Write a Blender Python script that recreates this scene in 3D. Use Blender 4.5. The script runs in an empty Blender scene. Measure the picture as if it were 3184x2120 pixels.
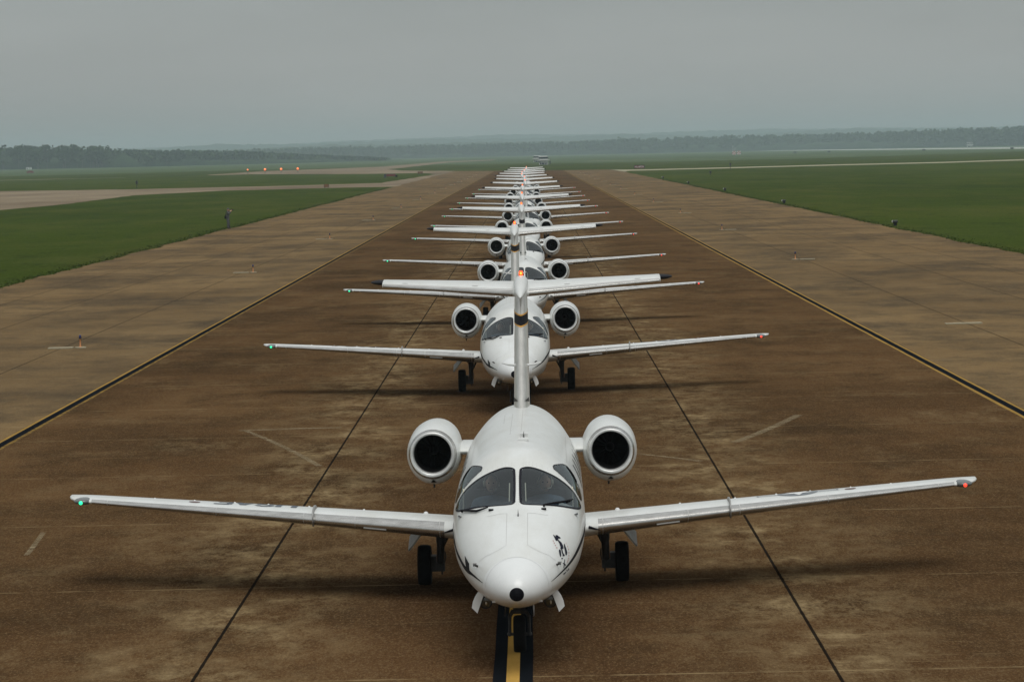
import bpy, bmesh, math, random
import numpy as np
from mathutils import Vector, Matrix
random.seed(7); rng = np.random.default_rng(11)
SC = bpy.context.scene
COL = SC.collection
PI = math.pi

# ------------------------------------------------------------------ camera
HCAM, FPX, YAW, PITCH, ROLL, CX = 6.18441746, 9091.83868, -0.00726560843, 0.0642766897, -0.0217007187, 0.319820758
def camera():
    cy, sy, cp, sp = math.cos(YAW), math.sin(YAW), math.cos(PITCH), math.sin(PITCH)
    fw = Vector((sy*cp, cy*cp, -sp)); r = Vector((cy, -sy, 0)); u = r.cross(fw)
    cr, sr = math.cos(ROLL), math.sin(ROLL)
    r2 = r*cr + u*sr; u2 = -r*sr + u*cr
    cd = bpy.data.cameras.new('camera'); co = bpy.data.objects.new('camera', cd); COL.objects.link(co)
    cd.sensor_width = 36; cd.lens = FPX/3184*36; cd.clip_end = 30000; cd.clip_start = 0.5
    m = Matrix((r2, u2, -fw)).transposed().to_4x4(); m.translation = Vector((CX, 0, HCAM))
    co.matrix_world = m; SC.camera = co
camera()

# ------------------------------------------------------------------ world, sun, exposure
SUN_EL, SUN_AZ = math.radians(68), math.radians(160)
w = bpy.data.worlds.new('World'); SC.world = w; w.use_nodes = True
nt = w.node_tree; nt.nodes.clear(); N = nt.nodes.new; L = nt.links.new
out = N('ShaderNodeOutputWorld'); bg = N('ShaderNodeBackground'); L(bg.outputs[0], out.inputs[0])
bg.inputs[1].default_value = 0.1
sky = N('ShaderNodeTexSky'); sky.sky_type = 'NISHITA'; sky.sun_disc = False
sky.sun_elevation = SUN_EL; sky.sun_rotation = SUN_AZ; sky.dust_density = 4
tc = N('ShaderNodeTexCoord'); sep = N('ShaderNodeSeparateXYZ'); L(tc.outputs['Generated'], sep.inputs[0])
ramp = N('ShaderNodeValToRGB'); L(sep.outputs[2], ramp.inputs[0])
SKYS = 10.0
def sc_(c, k=1.0): return (c[0]*k, c[1]*k, c[2]*k, 1)
els = ramp.color_ramp.elements
els[0].position = 0.0; els[0].color = sc_((.330,.318,.303))
els[1].position = 1.0; els[1].color = sc_((.66,.68,.68))
for p_, c_ in ((.02,(.355,.350,.338)), (.045,(.350,.362,.352)), (.075,(.315,.340,.338)), (.2,(.37,.39,.39)), (.55,(.56,.585,.59))):
    e = els.new(p_); e.color = sc_(c_)
# faint cloud structure of the overcast
mp = N('ShaderNodeMapping'); mp.inputs['Scale'].default_value = (3.0, 3.0, 16); L(tc.outputs['Generated'], mp.inputs[0])
nz = N('ShaderNodeTexNoise'); nz.inputs['Scale'].default_value = 1.6; nz.inputs['Detail'].default_value = 4; L(mp.outputs[0], nz.inputs[0])
mr = N('ShaderNodeMapRange'); mr.inputs[1].default_value = .3; mr.inputs[2].default_value = .7
mr.inputs[3].default_value = .90*SKYS; mr.inputs[4].default_value = 1.07*SKYS; L(nz.outputs[0], mr.inputs[0])
vm = N('ShaderNodeVectorMath'); vm.operation = 'SCALE'; L(ramp.outputs[0], vm.inputs[0]); L(mr.outputs[0], vm.inputs['Scale'])
mx = N('ShaderNodeMix'); mx.data_type = 'RGBA'; mx.inputs[0].default_value = .97
L(sky.outputs[0], mx.inputs[6]); L(vm.outputs[0], mx.inputs[7]); L(mx.outputs[2], bg.inputs[0])
sl = bpy.data.lights.new('sun', 'SUN'); sl.energy = 1.5; sl.angle = math.radians(40); sl.color = (1, .97, .92)
so = bpy.data.objects.new('sun', sl); COL.objects.link(so)
sd = Vector((math.sin(SUN_AZ)*math.cos(SUN_EL), math.cos(SUN_AZ)*math.cos(SUN_EL), math.sin(SUN_EL)))
so.rotation_euler = sd.to_track_quat('Z', 'Y').to_euler()
SC.view_settings.view_transform = 'Standard'; SC.view_settings.look = 'None'
SC.view_settings.exposure = 0.02; SC.view_settings.gamma = 1
SC.cycles.max_bounces = 6; SC.cycles.volume_bounces = 1; SC.cycles.transparent_max_bounces = 12

# ------------------------------------------------------------------ materials
def new_mat(name):
    m = bpy.data.materials.new(name); m.use_nodes = True
    n = m.node_tree; b = n.nodes['Principled BSDF']
    return m, n, b
def rgba(c): return (c[0], c[1], c[2], 1)
def mat(name, col, rough=.5, metal=0, spec=.5, var=0, vscale=5, emit=None, estr=0, coat=0, col2=None, stretch=(1,1,1), bump=0, bscale=30):
    m, n, b = new_mat(name)
    b.inputs['Base Color'].default_value = rgba(col); b.inputs['Roughness'].default_value = rough
    b.inputs['Metallic'].default_value = metal; b.inputs['Specular IOR Level'].default_value = spec
    b.inputs['Coat Weight'].default_value = coat
    b.inputs['Coat Roughness'].default_value = .15
    tcn = n.nodes.new('ShaderNodeTexCoord')
    if var or col2:
        mpn = n.nodes.new('ShaderNodeMapping'); mpn.inputs['Scale'].default_value = stretch
        n.links.new(tcn.outputs['Object'], mpn.inputs[0])
        t = n.nodes.new('ShaderNodeTexNoise'); t.inputs['Scale'].default_value = vscale; t.inputs['Detail'].default_value = 5
        t.inputs['Roughness'].default_value = .65
        n.links.new(mpn.outputs[0], t.inputs[0])
        r = n.nodes.new('ShaderNodeValToRGB'); r.color_ramp.elements[0].position = .35; r.color_ramp.elements[1].position = .65
        a_ = col2 if col2 else tuple(c*(1-var) for c in col)
        b_ = col if col2 else tuple(min(1, c*(1+var)) for c in col)
        r.color_ramp.elements[0].color = rgba(a_); r.color_ramp.elements[1].color = rgba(b_)
        n.links.new(t.outputs[0], r.inputs[0]); n.links.new(r.outputs[0], b.inputs['Base Color'])
    if bump:
        t2 = n.nodes.new('ShaderNodeTexNoise'); t2.inputs['Scale'].default_value = bscale; t2.inputs['Detail'].default_value = 4
        n.links.new(tcn.outputs['Object'], t2.inputs[0])
        bp = n.nodes.new('ShaderNodeBump'); bp.inputs['Strength'].default_value = bump; bp.inputs['Distance'].default_value = .01
        n.links.new(t2.outputs[0], bp.inputs['Height']); n.links.new(bp.outputs[0], b.inputs['Normal'])
    if emit:
        b.inputs['Emission Color'].default_value = rgba(emit); b.inputs['Emission Strength'].default_value = estr
    return m
M = {}
def white_paint():
    m, n, b = new_mat('white_paint')
    N = n.nodes.new; L = n.links.new
    t = N('ShaderNodeTexCoord')
    mp = N('ShaderNodeMapping'); mp.inputs['Scale'].default_value = (1, .35, 1); L(t.outputs['Object'], mp.inputs[0])
    a = N('ShaderNodeTexNoise'); a.inputs['Scale'].default_value = 2.2; a.inputs['Detail'].default_value = 8; a.inputs['Roughness'].default_value = .7
    L(mp.outputs[0], a.inputs[0])
    r = N('ShaderNodeValToRGB'); r.color_ramp.elements[0].position = .25; r.color_ramp.elements[1].position = .62
    r.color_ramp.elements[0].color = (.63,.635,.60,1); r.color_ramp.elements[1].color = (.755,.775,.765,1)
    L(a.outputs[0], r.inputs[0])
    # small specks of grime
    s = N('ShaderNodeTexNoise'); s.inputs['Scale'].default_value = 34; s.inputs['Detail'].default_value = 2; L(t.outputs['Object'], s.inputs[0])
    s2 = N('ShaderNodeMapRange'); s2.inputs[1].default_value = .74; s2.inputs[2].default_value = .80; s2.inputs[3].default_value = 0; s2.inputs[4].default_value = .45
    L(s.outputs[0], s2.inputs[0])
    x = N('ShaderNodeMix'); x.data_type = 'RGBA'; L(s2.outputs[0], x.inputs[0]); L(r.outputs[0], x.inputs[6]); x.inputs[7].default_value = (.25,.23,.2,1)
    L(x.outputs[2], b.inputs['Base Color'])
    rr = N('ShaderNodeMapRange'); rr.inputs[3].default_value = .42; rr.inputs[4].default_value = .22; L(a.outputs[0], rr.inputs[0]); L(rr.outputs[0], b.inputs['Roughness'])
    b.inputs['Coat Weight'].default_value = .25; b.inputs['Coat Roughness'].default_value = .12
    bp = N('ShaderNodeBump'); bp.inputs['Strength'].default_value = .10; bp.inputs['Distance'].default_value = .01
    w = N('ShaderNodeTexNoise'); w.inputs['Scale'].default_value = 1.7; L(t.outputs['Object'], w.inputs[0]); L(w.outputs[0], bp.inputs['Height']); L(bp.outputs[0], b.inputs['Normal'])
    return m
M['white'] = white_paint()
M['radome'] = mat('radome_paint', (.76,.78,.78), .3, var=.02, coat=.2)
M['metal'] = mat('bare_metal', (.62,.61,.59), .27, metal=.85, col2=(.46,.45,.43), vscale=7, stretch=(.5,1,3), bump=.05, bscale=12)
M['polish'] = mat('polished_metal', (.66,.67,.66), .34, metal=.4, var=.10, vscale=6)
M['finmetal'] = mat('fin_metal', (.66,.65,.61), .30, metal=.45, col2=(.52,.51,.48), vscale=4, stretch=(3,1,.5))
M['greyline'] = mat('seam_grey', (.46,.46,.45), .6)
M['black'] = mat('black_paint', (.005,.005,.008), .6, spec=.12, var=.2)
M['seal'] = mat('window_seal_black', (.006,.006,.012), .6, spec=.2)
M['rubber'] = mat('tyre_rubber', (.007,.007,.007), .9, spec=.15, var=.3, vscale=20)
M['strut'] = mat('strut_grey', (.045,.045,.045), .6, metal=.1, var=.3, vscale=15)
M['rim'] = mat('wheel_rim_grey', (.35,.35,.34), .45, metal=.4)
M['door'] = mat('gear_door_grey', (.50,.52,.52), .45, var=.08)
M['duct'] = mat('intake_black', (.008,.008,.009), .75)
M['spinner'] = mat('spinner_dark', (.05,.05,.05), .35, metal=.5)
M['yellow'] = mat('band_yellow', (.62,.30,.03), .45, var=.1)
M['liner'] = mat('cockpit_liner', (.045,.048,.052), .8, var=.2)
M['dash'] = mat('glareshield', (.03,.034,.04), .85, var=.2)
M['cream'] = mat('cream_strip', (.62,.60,.48), .6)
M['text'] = mat('marking_grey_blue', (.06,.075,.10), .5)
M['textgrey'] = mat('marking_mid_grey', (.16,.18,.20), .5)
M['cap'] = mat('fuel_cap_brown', (.12,.06,.05), .5)
M['red_dash'] = mat('emblem_red', (.45,.13,.12), .5)
M['emblem'] = mat('emblem_dark_blue', (.006,.007,.02), .7, spec=.1)
M['green_glow'] = mat('nav_green_lamp', (.02,.5,.2), .3, emit=(.03,1,.42), estr=1.5)
M['red_glow'] = mat('nav_red_lamp', (.7,.05,.03), .3, emit=(1,.06,.03), estr=1.5)
M['beacon_glow'] = mat('beacon_red_lamp', (.8,.1,.02), .3, emit=(1,.06,.01), estr=1.3)
M['beacon_core'] = mat('beacon_amber_core', (.9,.4,.05), .3, emit=(1,.30,.03), estr=2.2)
M['lens'] = mat('tip_lens_grey', (.12,.13,.13), .15, coat=.5)
M['skin'] = mat('skin', (.55,.33,.24), .6)
M['navy'] = mat('flight_suit_blue', (.09,.14,.19), .8, var=.2)
M['white_trim'] = mat('white_trim', (.72,.73,.72), .45)
def glass_mat(name, tint, refl=.75, gcol=(.85,.9,.93), haze=.10):
    m = bpy.data.materials.new(name); m.use_nodes = True; n = m.node_tree; n.nodes.clear()
    N = n.nodes.new; L = n.links.new
    o = N('ShaderNodeOutputMaterial'); tr = N('ShaderNodeBsdfTransparent'); tr.inputs[0].default_value = rgba(tint)
    gl = N('ShaderNodeBsdfGlossy'); gl.inputs[0].default_value = rgba(gcol); gl.inputs['Roughness'].default_value = .03
    df = N('ShaderNodeBsdfDiffuse'); df.inputs[0].default_value = (.16,.18,.19,1)
    fr = N('ShaderNodeFresnel'); fr.inputs[0].default_value = 1.5
    mth = N('ShaderNodeMath'); mth.operation = 'MULTIPLY'; mth.inputs[1].default_value = refl; L(fr.outputs[0], mth.inputs[0])
    m1 = N('ShaderNodeMixShader'); m1.inputs[0].default_value = haze; L(tr.outputs[0], m1.inputs[1]); L(df.outputs[0], m1.inputs[2])
    m2 = N('ShaderNodeMixShader'); L(mth.outputs[0], m2.inputs[0]); L(m1.outputs[0], m2.inputs[1]); L(gl.outputs[0], m2.inputs[2])
    L(m2.outputs[0], o.inputs[0]); return m
M['glass'] = glass_mat('windshield_glass', (.78,.84,.86), .85, haze=.13)
M['cabinglass'] = mat('cabin_window_glass', (.02,.025,.03), .08, coat=.5)
M['lampglass'] = mat('lamp_glass', (.10,.10,.09), .08, metal=.6, coat=.5)
M['lampcore'] = mat('lamp_reflector', (.8,.78,.68), .2, metal=.6)

# ------------------------------------------------------------------ mesh helpers
def mesh_obj(name, verts, faces, mats, parent=None, mi=None, smooth=True, kind=None):
    me = bpy.data.meshes.new(name); me.from_pydata([tuple(v) for v in verts], [], [tuple(f) for f in faces])
    for m in (mats if isinstance(mats, (list, tuple)) else [mats]): me.materials.append(m)
    if mi is not None: me.polygons.foreach_set('material_index', mi)
    if smooth: me.polygons.foreach_set('use_smooth', [True]*len(me.polygons))
    me.update()
    o = bpy.data.objects.new(name, me); COL.objects.link(o)
    if parent: o.parent = parent
    if kind: o['kind'] = kind
    return o
class MB:
    def __init__(s): s.v = []; s.f = []; s.mi = []; s.sm = []
    def add(s, verts, faces, m=0, smooth=True):
        b = len(s.v); s.v += [tuple(v) for v in verts]
        for f in faces: s.f.append(tuple(i+b for i in f)); s.mi.append(m); s.sm.append(smooth)
        return s
    def box(s, c, d, m=0, rot=None):
        x, y, z = d[0]/2, d[1]/2, d[2]/2
        vs = [Vector((sx*x, sy*y, sz*z)) for sx in (-1,1) for sy in (-1,1) for sz in (-1,1)]
        if rot: vs = [rot @ q for q in vs]
        vs = [q + Vector(c) for q in vs]
        return s.add(vs, [(0,1,3,2),(4,6,7,5),(0,4,5,1),(2,3,7,6),(0,2,6,4),(1,5,7,3)], m, False)
    def rings(s, R, m=0, cap0=True, cap1=True, closed=True, smooth=True):
        n = len(R[0]); vs = [q for r in R for q in r]; fs = []
        for i in range(len(R)-1):
            for j in range(n if closed else n-1):
                k = (j+1) % n
                fs.append((i*n+j, i*n+k, (i+1)*n+k, (i+1)*n+j))
        s.add(vs, fs, m, smooth)
        if cap0: s.add(R[0], [tuple(range(n-1,-1,-1))], m, False)
        if cap1: s.add(R[-1], [tuple(range(n))], m, False)
        return s
    def tube(s, pts, rad, m=0, n=10, cap=True):
        pts = [Vector(p) for p in pts]; R = []
        if not isinstance(rad, (list, tuple)): rad = [rad]*len(pts)
        prev = None
        for i, p in enumerate(pts):
            d = (pts[min(i+1, len(pts)-1)] - pts[max(i-1, 0)]).normalized()
            a = Vector((0,0,1)) if abs(d.z) < .9 else Vector((1,0,0))
            if prev is not None: a = prev
            u = d.cross(a).normalized(); v = u.cross(d).normalized(); prev = v
            R.append([p + (u*math.cos(t)+v*math.sin(t))*rad[i] for t in [2*PI*j/n for j in range(n)]])
        return s.rings(R, m, cap, cap)
    def revolve(s, prof, axis_pt, axis='y', m=0, n=32, cap0=False, cap1=False):
        R = []
        for (a, r) in prof:
            ring = []
            for j in range(n):
                t = 2*PI*j/n; c, d = r*math.cos(t), r*math.sin(t)
                q = {'y': (c, a, d), 'x': (a, c, d), 'z': (c, d, a)}[axis]
                ring.append(Vector(q)+Vector(axis_pt))
            R.append(ring)
        return s.rings(R, m, cap0, cap1)
    def sphere(s, c, r, m=0, n=12, k=8, sc=(1,1,1)):
        R = []
        for i in range(k+1):
            a = PI*i/k
            rr = max(math.sin(a), .001)*r
            R.append([Vector((c[0]+rr*math.cos(2*PI*j/n)*sc[0], c[1]+rr*math.sin(2*PI*j/n)*sc[1], c[2]+math.cos(a)*r*sc[2])) for j in range(n)])
        return s.rings(R, m, False, False)
    def build(s, name, mats, parent=None, kind=None):
        o = mesh_obj(name, s.v, s.f, mats, parent, s.mi, False, kind)
        o.data.polygons.foreach_set('use_smooth', s.sm); return o
def append_to(o, b, m):
    """add surface detail to an existing part's own mesh"""
    me = o.data; me.materials.append(m); k = len(me.materials)-1
    bm = bmesh.new(); bm.from_mesh(me); vs = [bm.verts.new(v) for v in b.v]
    for f in b.f:
        g_ = bm.faces.new([vs[i] for i in f]); g_.material_index = k; g_.smooth = True
    bm.to_mesh(me); bm.free()
def recalc(o):
    bm = bmesh.new(); bm.from_mesh(o.data); bmesh.ops.recalc_face_normals(bm, faces=bm.faces); bm.to_mesh(o.data); bm.free(); return o
def merge(o, d=.0005):
    bm = bmesh.new(); bm.from_mesh(o.data); bmesh.ops.remove_doubles(bm, verts=bm.verts, dist=d); bmesh.ops.recalc_face_normals(bm, faces=bm.faces); bm.to_mesh(o.data); bm.free(); return o
def thing(name, label, cat, loc=(0,0,0), rz=0, group=None):
    o = bpy.data.objects.new(name, None); COL.objects.link(o); o.empty_display_size = .2
    o.location = loc; o.rotation_euler = (0,0,rz); o['label'] = label; o['category'] = cat
    if group: o['group'] = group
    return o
def tag(o, label, cat, group=None):
    o['label'] = label; o['category'] = cat
    if group: o['group'] = group
    return o
def copy_tree(o, parent=None):
    c = o.copy(); COL.objects.link(c)
    if parent: c.parent = parent
    for ch in list(o.children): copy_tree(ch, c)
    return c

# ================================================================== SETTING
def noise_node(n, vec, scale, detail=4, rough=.55, stretch=None):
    if stretch:
        mp = n.nodes.new('ShaderNodeMapping'); mp.inputs['Scale'].default_value = stretch; n.links.new(vec, mp.inputs[0]); vec = mp.outputs[0]
    t = n.nodes.new('ShaderNodeTexNoise'); t.inputs['Scale'].default_value = scale; t.inputs['Detail'].default_value = detail
    t.inputs['Roughness'].default_value = rough; n.links.new(vec, t.inputs[0]); return t.outputs[0]
def rng_node(n, v, a, b, c=0, d=1):
    t = n.nodes.new('ShaderNodeMapRange'); n.links.new(v, t.inputs[0])
    for i, k in enumerate((a, b, c, d)): t.inputs[i+1].default_value = k
    return t.outputs[0]
def mathn(n, op, a, b=None):
    t = n.nodes.new('ShaderNodeMath'); t.operation = op
    for i, k in enumerate((a, b)):
        if k is None: continue
        if isinstance(k, (int, float)): t.inputs[i].default_value = k
        else: n.links.new(k, t.inputs[i])
    return t.outputs[0]
def mixc(n, f, a, b, mode='MIX'):
    t = n.nodes.new('ShaderNodeMix'); t.data_type = 'RGBA'; t.blend_type = mode
    if isinstance(f, (int, float)): t.inputs[0].default_value = f
    else: n.links.new(f, t.inputs[0])
    for i, k in ((6, a), (7, b)):
        if isinstance(k, tuple): t.inputs[i].default_value = rgba(k)
        else: n.links.new(k, t.inputs[i])
    return t.outputs[2]
def concrete(name, c1, c2, light, dark, joints_x=(), joint_step=7.6, streak=.75, patch=.7, halo=True, jointw=.022, stain=(.46,.64), red=False):
    m, n, b = new_mat(name)
    tc = n.nodes.new('ShaderNodeTexCoord'); P = tc.outputs['Object']
    sp = n.nodes.new('ShaderNodeSeparateXYZ'); n.links.new(P, sp.inputs[0]); X, Y = sp.outputs[0], sp.outputs[1]
    big = noise_node(n, P, .09, 4, .6, (1, .6, 1))
    col = mixc(n, rng_node(n, big, .35, .65), c1, c2)
    # broad dark stains
    st = noise_node(n, P, .16, 6, .6, (1, .55, 1))
    st2 = noise_node(n, P, 1.1, 7, .8, (.8, .45, 1))
    col = mixc(n, mathn(n, 'MULTIPLY', rng_node(n, st, stain[0], stain[1], 0, patch), rng_node(n, st2, .36, .58, .25, 1)), col, dark)
    # slab to slab tone
    fl = mathn(n, 'FLOOR', mathn(n, 'DIVIDE', Y, joint_step)); fx = mathn(n, 'FLOOR', mathn(n, 'DIVIDE', mathn(n, 'ADD', X, 3.81), 7.62))
    cb = n.nodes.new('ShaderNodeCombineXYZ'); n.links.new(fl, cb.inputs[0]); n.links.new(fx, cb.inputs[1])
    wn = n.nodes.new('ShaderNodeTexWhiteNoise'); n.links.new(cb.outputs[0], wn.inputs[0])
    col = mixc(n, rng_node(n, wn.outputs[0], 0, 1, 0, .30), col, dark)
    # transverse pale streaks (tined concrete), long across the taxiway
    s1 = noise_node(n, P, 1.0, 7, .75, (.6, .28, 1)); s2 = noise_node(n, P, 1.0, 6, .8, (4.0, 1.7, 1))
    big2 = noise_node(n, P, .22, 3, .5)
    sm = mathn(n, 'MULTIPLY', rng_node(n, s1, .50, .72), rng_node(n, s2, .36, .70))
    sm = mathn(n, 'MULTIPLY', sm, rng_node(n, big2, .40, .62, .15, 1))
    col = mixc(n, mathn(n, 'MULTIPLY', sm, streak), col, light)
    s3 = noise_node(n, P, 1.0, 7, .75, (.38, .22, 1))
    col = mixc(n, rng_node(n, s3, .48, .68, 0, .62), col, dark)
    sc1 = noise_node(n, P, 1.0, 5, .7, (.30, 9, 1)); sc2 = noise_node(n, P, .16, 2, .5)
    col = mixc(n, mathn(n, 'MULTIPLY', rng_node(n, sc1, .60, .70, 0, .6), rng_node(n, sc2, .45, .6)), col, light)
    if halo:   # reddish, darker lane where the nose wheels run
        ax = mathn(n, 'ABSOLUTE', X); ln = noise_node(n, P, 1.0, 5, .7, (.9, .3, 1))
        col = mixc(n, mathn(n, 'MULTIPLY', rng_node(n, ax, 3.2, .4, 0, .55), rng_node(n, ln, .3, .65, .3, 1)), col, (.060,.026,.011))
    # fine aggregate
    f1 = noise_node(n, P, 34, 4, .8, (1, .35, 1)); f2 = noise_node(n, P, 60, 2, .6, (1, .4, 1))
    col = mixc(n, rng_node(n, f1, .50, .74, 0, .45), col, light)
    col = mixc(n, rng_node(n, f1, .47, .30, 0, .55), col, dark)
    col = mixc(n, rng_node(n, f2, .66, .76, 0, .7), col, light)
    # transverse joints: thin pale broken lines
    my = mathn(n, 'ABSOLUTE', mathn(n, 'SUBTRACT', mathn(n, 'MODULO', mathn(n, 'ADD', Y, 1000*joint_step), joint_step), joint_step/2))
    jn = noise_node(n, P, 1.3, 4, .7, (1, 1, 1))
    jl = mathn(n, 'MULTIPLY', rng_node(n, my, .05, .012), rng_node(n, jn, .42, .62, .05, .75))
    col = mixc(n, jl, col, light)
    if joints_x:
        for jx in joints_x:
            d = mathn(n, 'ABSOLUTE', mathn(n, 'SUBTRACT', X, jx))
            if halo:
                hn = noise_node(n, P, 1.0, 7, .8, (1.5, .75, 1)); h2 = noise_node(n, P, .5, 3, .6)
                hm = mathn(n, 'MULTIPLY', rng_node(n, d, 2.2, .1), rng_node(n, hn, .44, .66))
                hm = mathn(n, 'MULTIPLY', hm, rng_node(n, h2, .38, .6, .1, 1))
                col = mixc(n, mathn(n, 'MULTIPLY', hm, 1.0), col, light)
            wob = noise_node(n, P, 3, 3, .6)
            dd = mathn(n, 'ADD', d, mathn(n, 'MULTIPLY', mathn(n, 'SUBTRACT', wob, .5), jointw*.9))
            col = mixc(n, rng_node(n, dd, jointw*1.15, jointw*.85, 0, .93), col, (.008, .007, .006))
    # scattered cracks / pop-outs
    v = noise_node(n, P, 2.2, 5, .8, (1.4, 2.6, 1))
    col = mixc(n, rng_node(n, v, .68, .73, 0, .55), col, tuple(c*.45 for c in dark))
    n.links.new(col, b.inputs['Base Color'])
    b.inputs['Roughness'].default_value = 1; b.inputs['Specular IOR Level'].default_value = 0
    bp = n.nodes.new('ShaderNodeBump'); bp.inputs['Strength'].default_value = .35; bp.inputs['Distance'].default_value = .012
    n.links.new(f1, bp.inputs['Height']); n.links.new(bp.outputs[0], b.inputs['Normal'])
    return m
M['taxi'] = concrete('taxiway_concrete', (.080,.043,.019), (.128,.073,.033), (.29,.215,.115), (.024,.014,.007), (-3.81, 3.81))
M['shoulder'] = concrete('shoulder_asphalt', (.158,.103,.050), (.212,.142,.070), (.34,.26,.145), (.048,.038,.028), (-19.6,-23.0,-15.4,15.2,19.6,23.2), 15.2, .45, .8, False, .018, (.47,.61))
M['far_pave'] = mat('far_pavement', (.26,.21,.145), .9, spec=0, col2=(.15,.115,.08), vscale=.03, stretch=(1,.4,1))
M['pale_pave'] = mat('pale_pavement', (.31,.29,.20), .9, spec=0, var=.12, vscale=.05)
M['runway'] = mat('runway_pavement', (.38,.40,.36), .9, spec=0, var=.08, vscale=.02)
M['pad'] = mat('concrete_pad', (.38,.34,.24), .9, spec=0, var=.15, vscale=8)
def paint(name, c, wearc, wear):
    m, n, b = new_mat(name); tc = n.nodes.new('ShaderNodeTexCoord'); P = tc.outputs['Object']
    a = noise_node(n, P, 3.5, 6, .75, (1, .35, 1)); c1 = mixc(n, rng_node(n, a, .3, .7), c, tuple(k*.72 for k in c))
    w_ = noise_node(n, P, 9, 5, .8, (1, .3, 1))
    col = mixc(n, rng_node(n, w_, wear, wear+.08, 0, .85), c1, wearc)
    n.links.new(col, b.inputs['Base Color']); b.inputs['Roughness'].default_value = 1; b.inputs['Specular IOR Level'].default_value = 0
    return m
M['yline'] = paint('yellow_line_paint', (.52,.31,.075), (.16,.11,.06), .66)
M['yline_worn'] = paint('worn_yellow_line_paint', (.26,.165,.05), (.09,.06,.03), .47)
M['yedge'] = paint('dull_yellow_line_paint', (.36,.225,.065), (.09,.065,.04), .60)
M['bline'] = paint('black_line_paint', (.010,.012,.015), (.07,.05,.035), .74)
def grass_mat():
    m, n, b = new_mat('grass'); tc = n.nodes.new('ShaderNodeTexCoord'); P = tc.outputs['Object']
    a = noise_node(n, P, .012, 5, .6, (1, .35, 1)); c = mixc(n, rng_node(n, a, .38, .62), (.033,.050,.007), (.049,.070,.011))
    h = noise_node(n, P, .07, 5, .65, (1, .25, 1)); c = mixc(n, rng_node(n, h, .46, .64, 0, .75), c, (.070,.076,.018))
    h2 = noise_node(n, P, .025, 6, .7, (1, .3, 1)); c = mixc(n, rng_node(n, h2, .52, .66, 0, .6), c, (.020,.036,.008))
    mw = noise_node(n, P, 1.0, 3, .6, (.02, .22, 1)); c = mixc(n, rng_node(n, mw, .5, .62, 0, .35), c, (.056,.072,.018))
    k = noise_node(n, P, .35, 5, .7, (1, .3, 1)); c = mixc(n, rng_node(n, k, .46, .32, 0, .55), c, (.014,.026,.007))
    f = noise_node(n, P, 3.5, 5, .75, (1, .4, 1)); c = mixc(n, rng_node(n, f, .5, .72, 0, .5), c, (.085,.12,.035))
    c = mixc(n, rng_node(n, f, .46, .3, 0, .6), c, (.014,.026,.007))
    n.links.new(c, b.inputs['Base Color']); b.inputs['Roughness'].default_value = 1; b.inputs['Specular IOR Level'].default_value = 0
    bp = n.nodes.new('ShaderNodeBump'); bp.inputs['Strength'].default_value = .6; bp.inputs['Distance'].default_value = .06
    n.links.new(f, bp.inputs['Height']); n.links.new(bp.outputs[0], b.inputs['Normal'])
    return m
M['grass'] = grass_mat()
M['field'] = mat('far_field_grass', (.085,.115,.055), 1, spec=0, col2=(.060,.088,.036), vscale=.012, stretch=(1,.3,1))

# base ground: one sheet to the horizon
gx = [-4700,-1500,-700,-300,-120,0,120,300,700,1500,4700]; gy = [-80,0,100,250,500,1000,2000,4000,8000,12800]
mesh_obj('ground', [(x,y,0) for y in gy for x in gx], [(j*len(gx)+i, j*len(gx)+i+1, (j+1)*len(gx)+i+1, (j+1)*len(gx)+i) for j in range(len(gy)-1) for i in range(len(gx)-1)], M['grass'], kind='structure')
def poly(name, pts, z, m, kind='structure'):
    bm = bmesh.new(); vs = [bm.verts.new((p[0], p[1], z)) for p in pts]; f = bm.faces.new(vs)
    bmesh.ops.recalc_face_normals(bm, faces=[f]);
    if f.normal.z < 0: f.normal_flip()
    bmesh.ops.triangulate(bm, faces=[f]); me = bpy.data.meshes.new(name); bm.to_mesh(me); bm.free(); me.materials.append(m)
    o = bpy.data.objects.new(name, me); COL.objects.link(o)
    if kind: o['kind'] = kind
    return o
def ragged(x0, ys, amp):
    out_ = []; v = 0
    for y in ys:
        v = v*.7 + random.gauss(0, amp); out_.append((x0+v, y))
    return out_
ysL = [ -60+1.1*i for i in range(int(640/1.1)) ]
le = ragged(-26.35, ysL, .09); ysR = [-60+1.1*i for i in range(int(905/1.1))]; re_ = ragged(27.3, ysR, .09)
def jag(P, step, amp):
    o_ = []
    for i in range(len(P)):
        a, b = Vector(P[i]), Vector(P[(i+1) % len(P)]); n_ = max(1, int((b-a).length/step))
        for k in range(n_): q = a.lerp(b, k/n_); o_.append((q.x+random.uniform(-amp,amp), q.y+random.uniform(-amp,amp)*3))
    return o_
# whole paved width: shoulders first, then the taxiway sheet on top
poly('shoulder_pavement', le + [(-26.5,900),(-26.7,1050),(-6,990),(7,973),(26.4,945),(28.8,860)] + re_[::-1][20:], .006, M['shoulder'])
mesh_obj('taxiway', [(-11.63,-60,.012),(11.63,-60,.012),(11.63,972,.012),(-11.63,985,.012)], [(0,1,2,3)], M['taxi'], kind='structure')
poly('field', jag([(-1400,1250),(-620,1230),(-400,1330),(-260,1420),(-130,1500),(-60,1700),(40,1480),(130,1440),(260,1700),(440,2300),(700,2700),(1500,3000),(3000,3500),(3000,4900),(-3000,4900),(-3000,1400)], 30, 4), .012, M['field'])
P2 = [(-26.2,574),(-40,574.5),(-59,568),(-70.5,522),(-68,421),(-70.5,388),(-73,300),(-220,290),(-220,720),(-119,657),(-86,634),(-50,640),(-33,656),(-28.4,897),(-26.3,900)]
poly('crossing_taxiway', jag(P2, 8, .4), .018, M['far_pave'])
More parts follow.
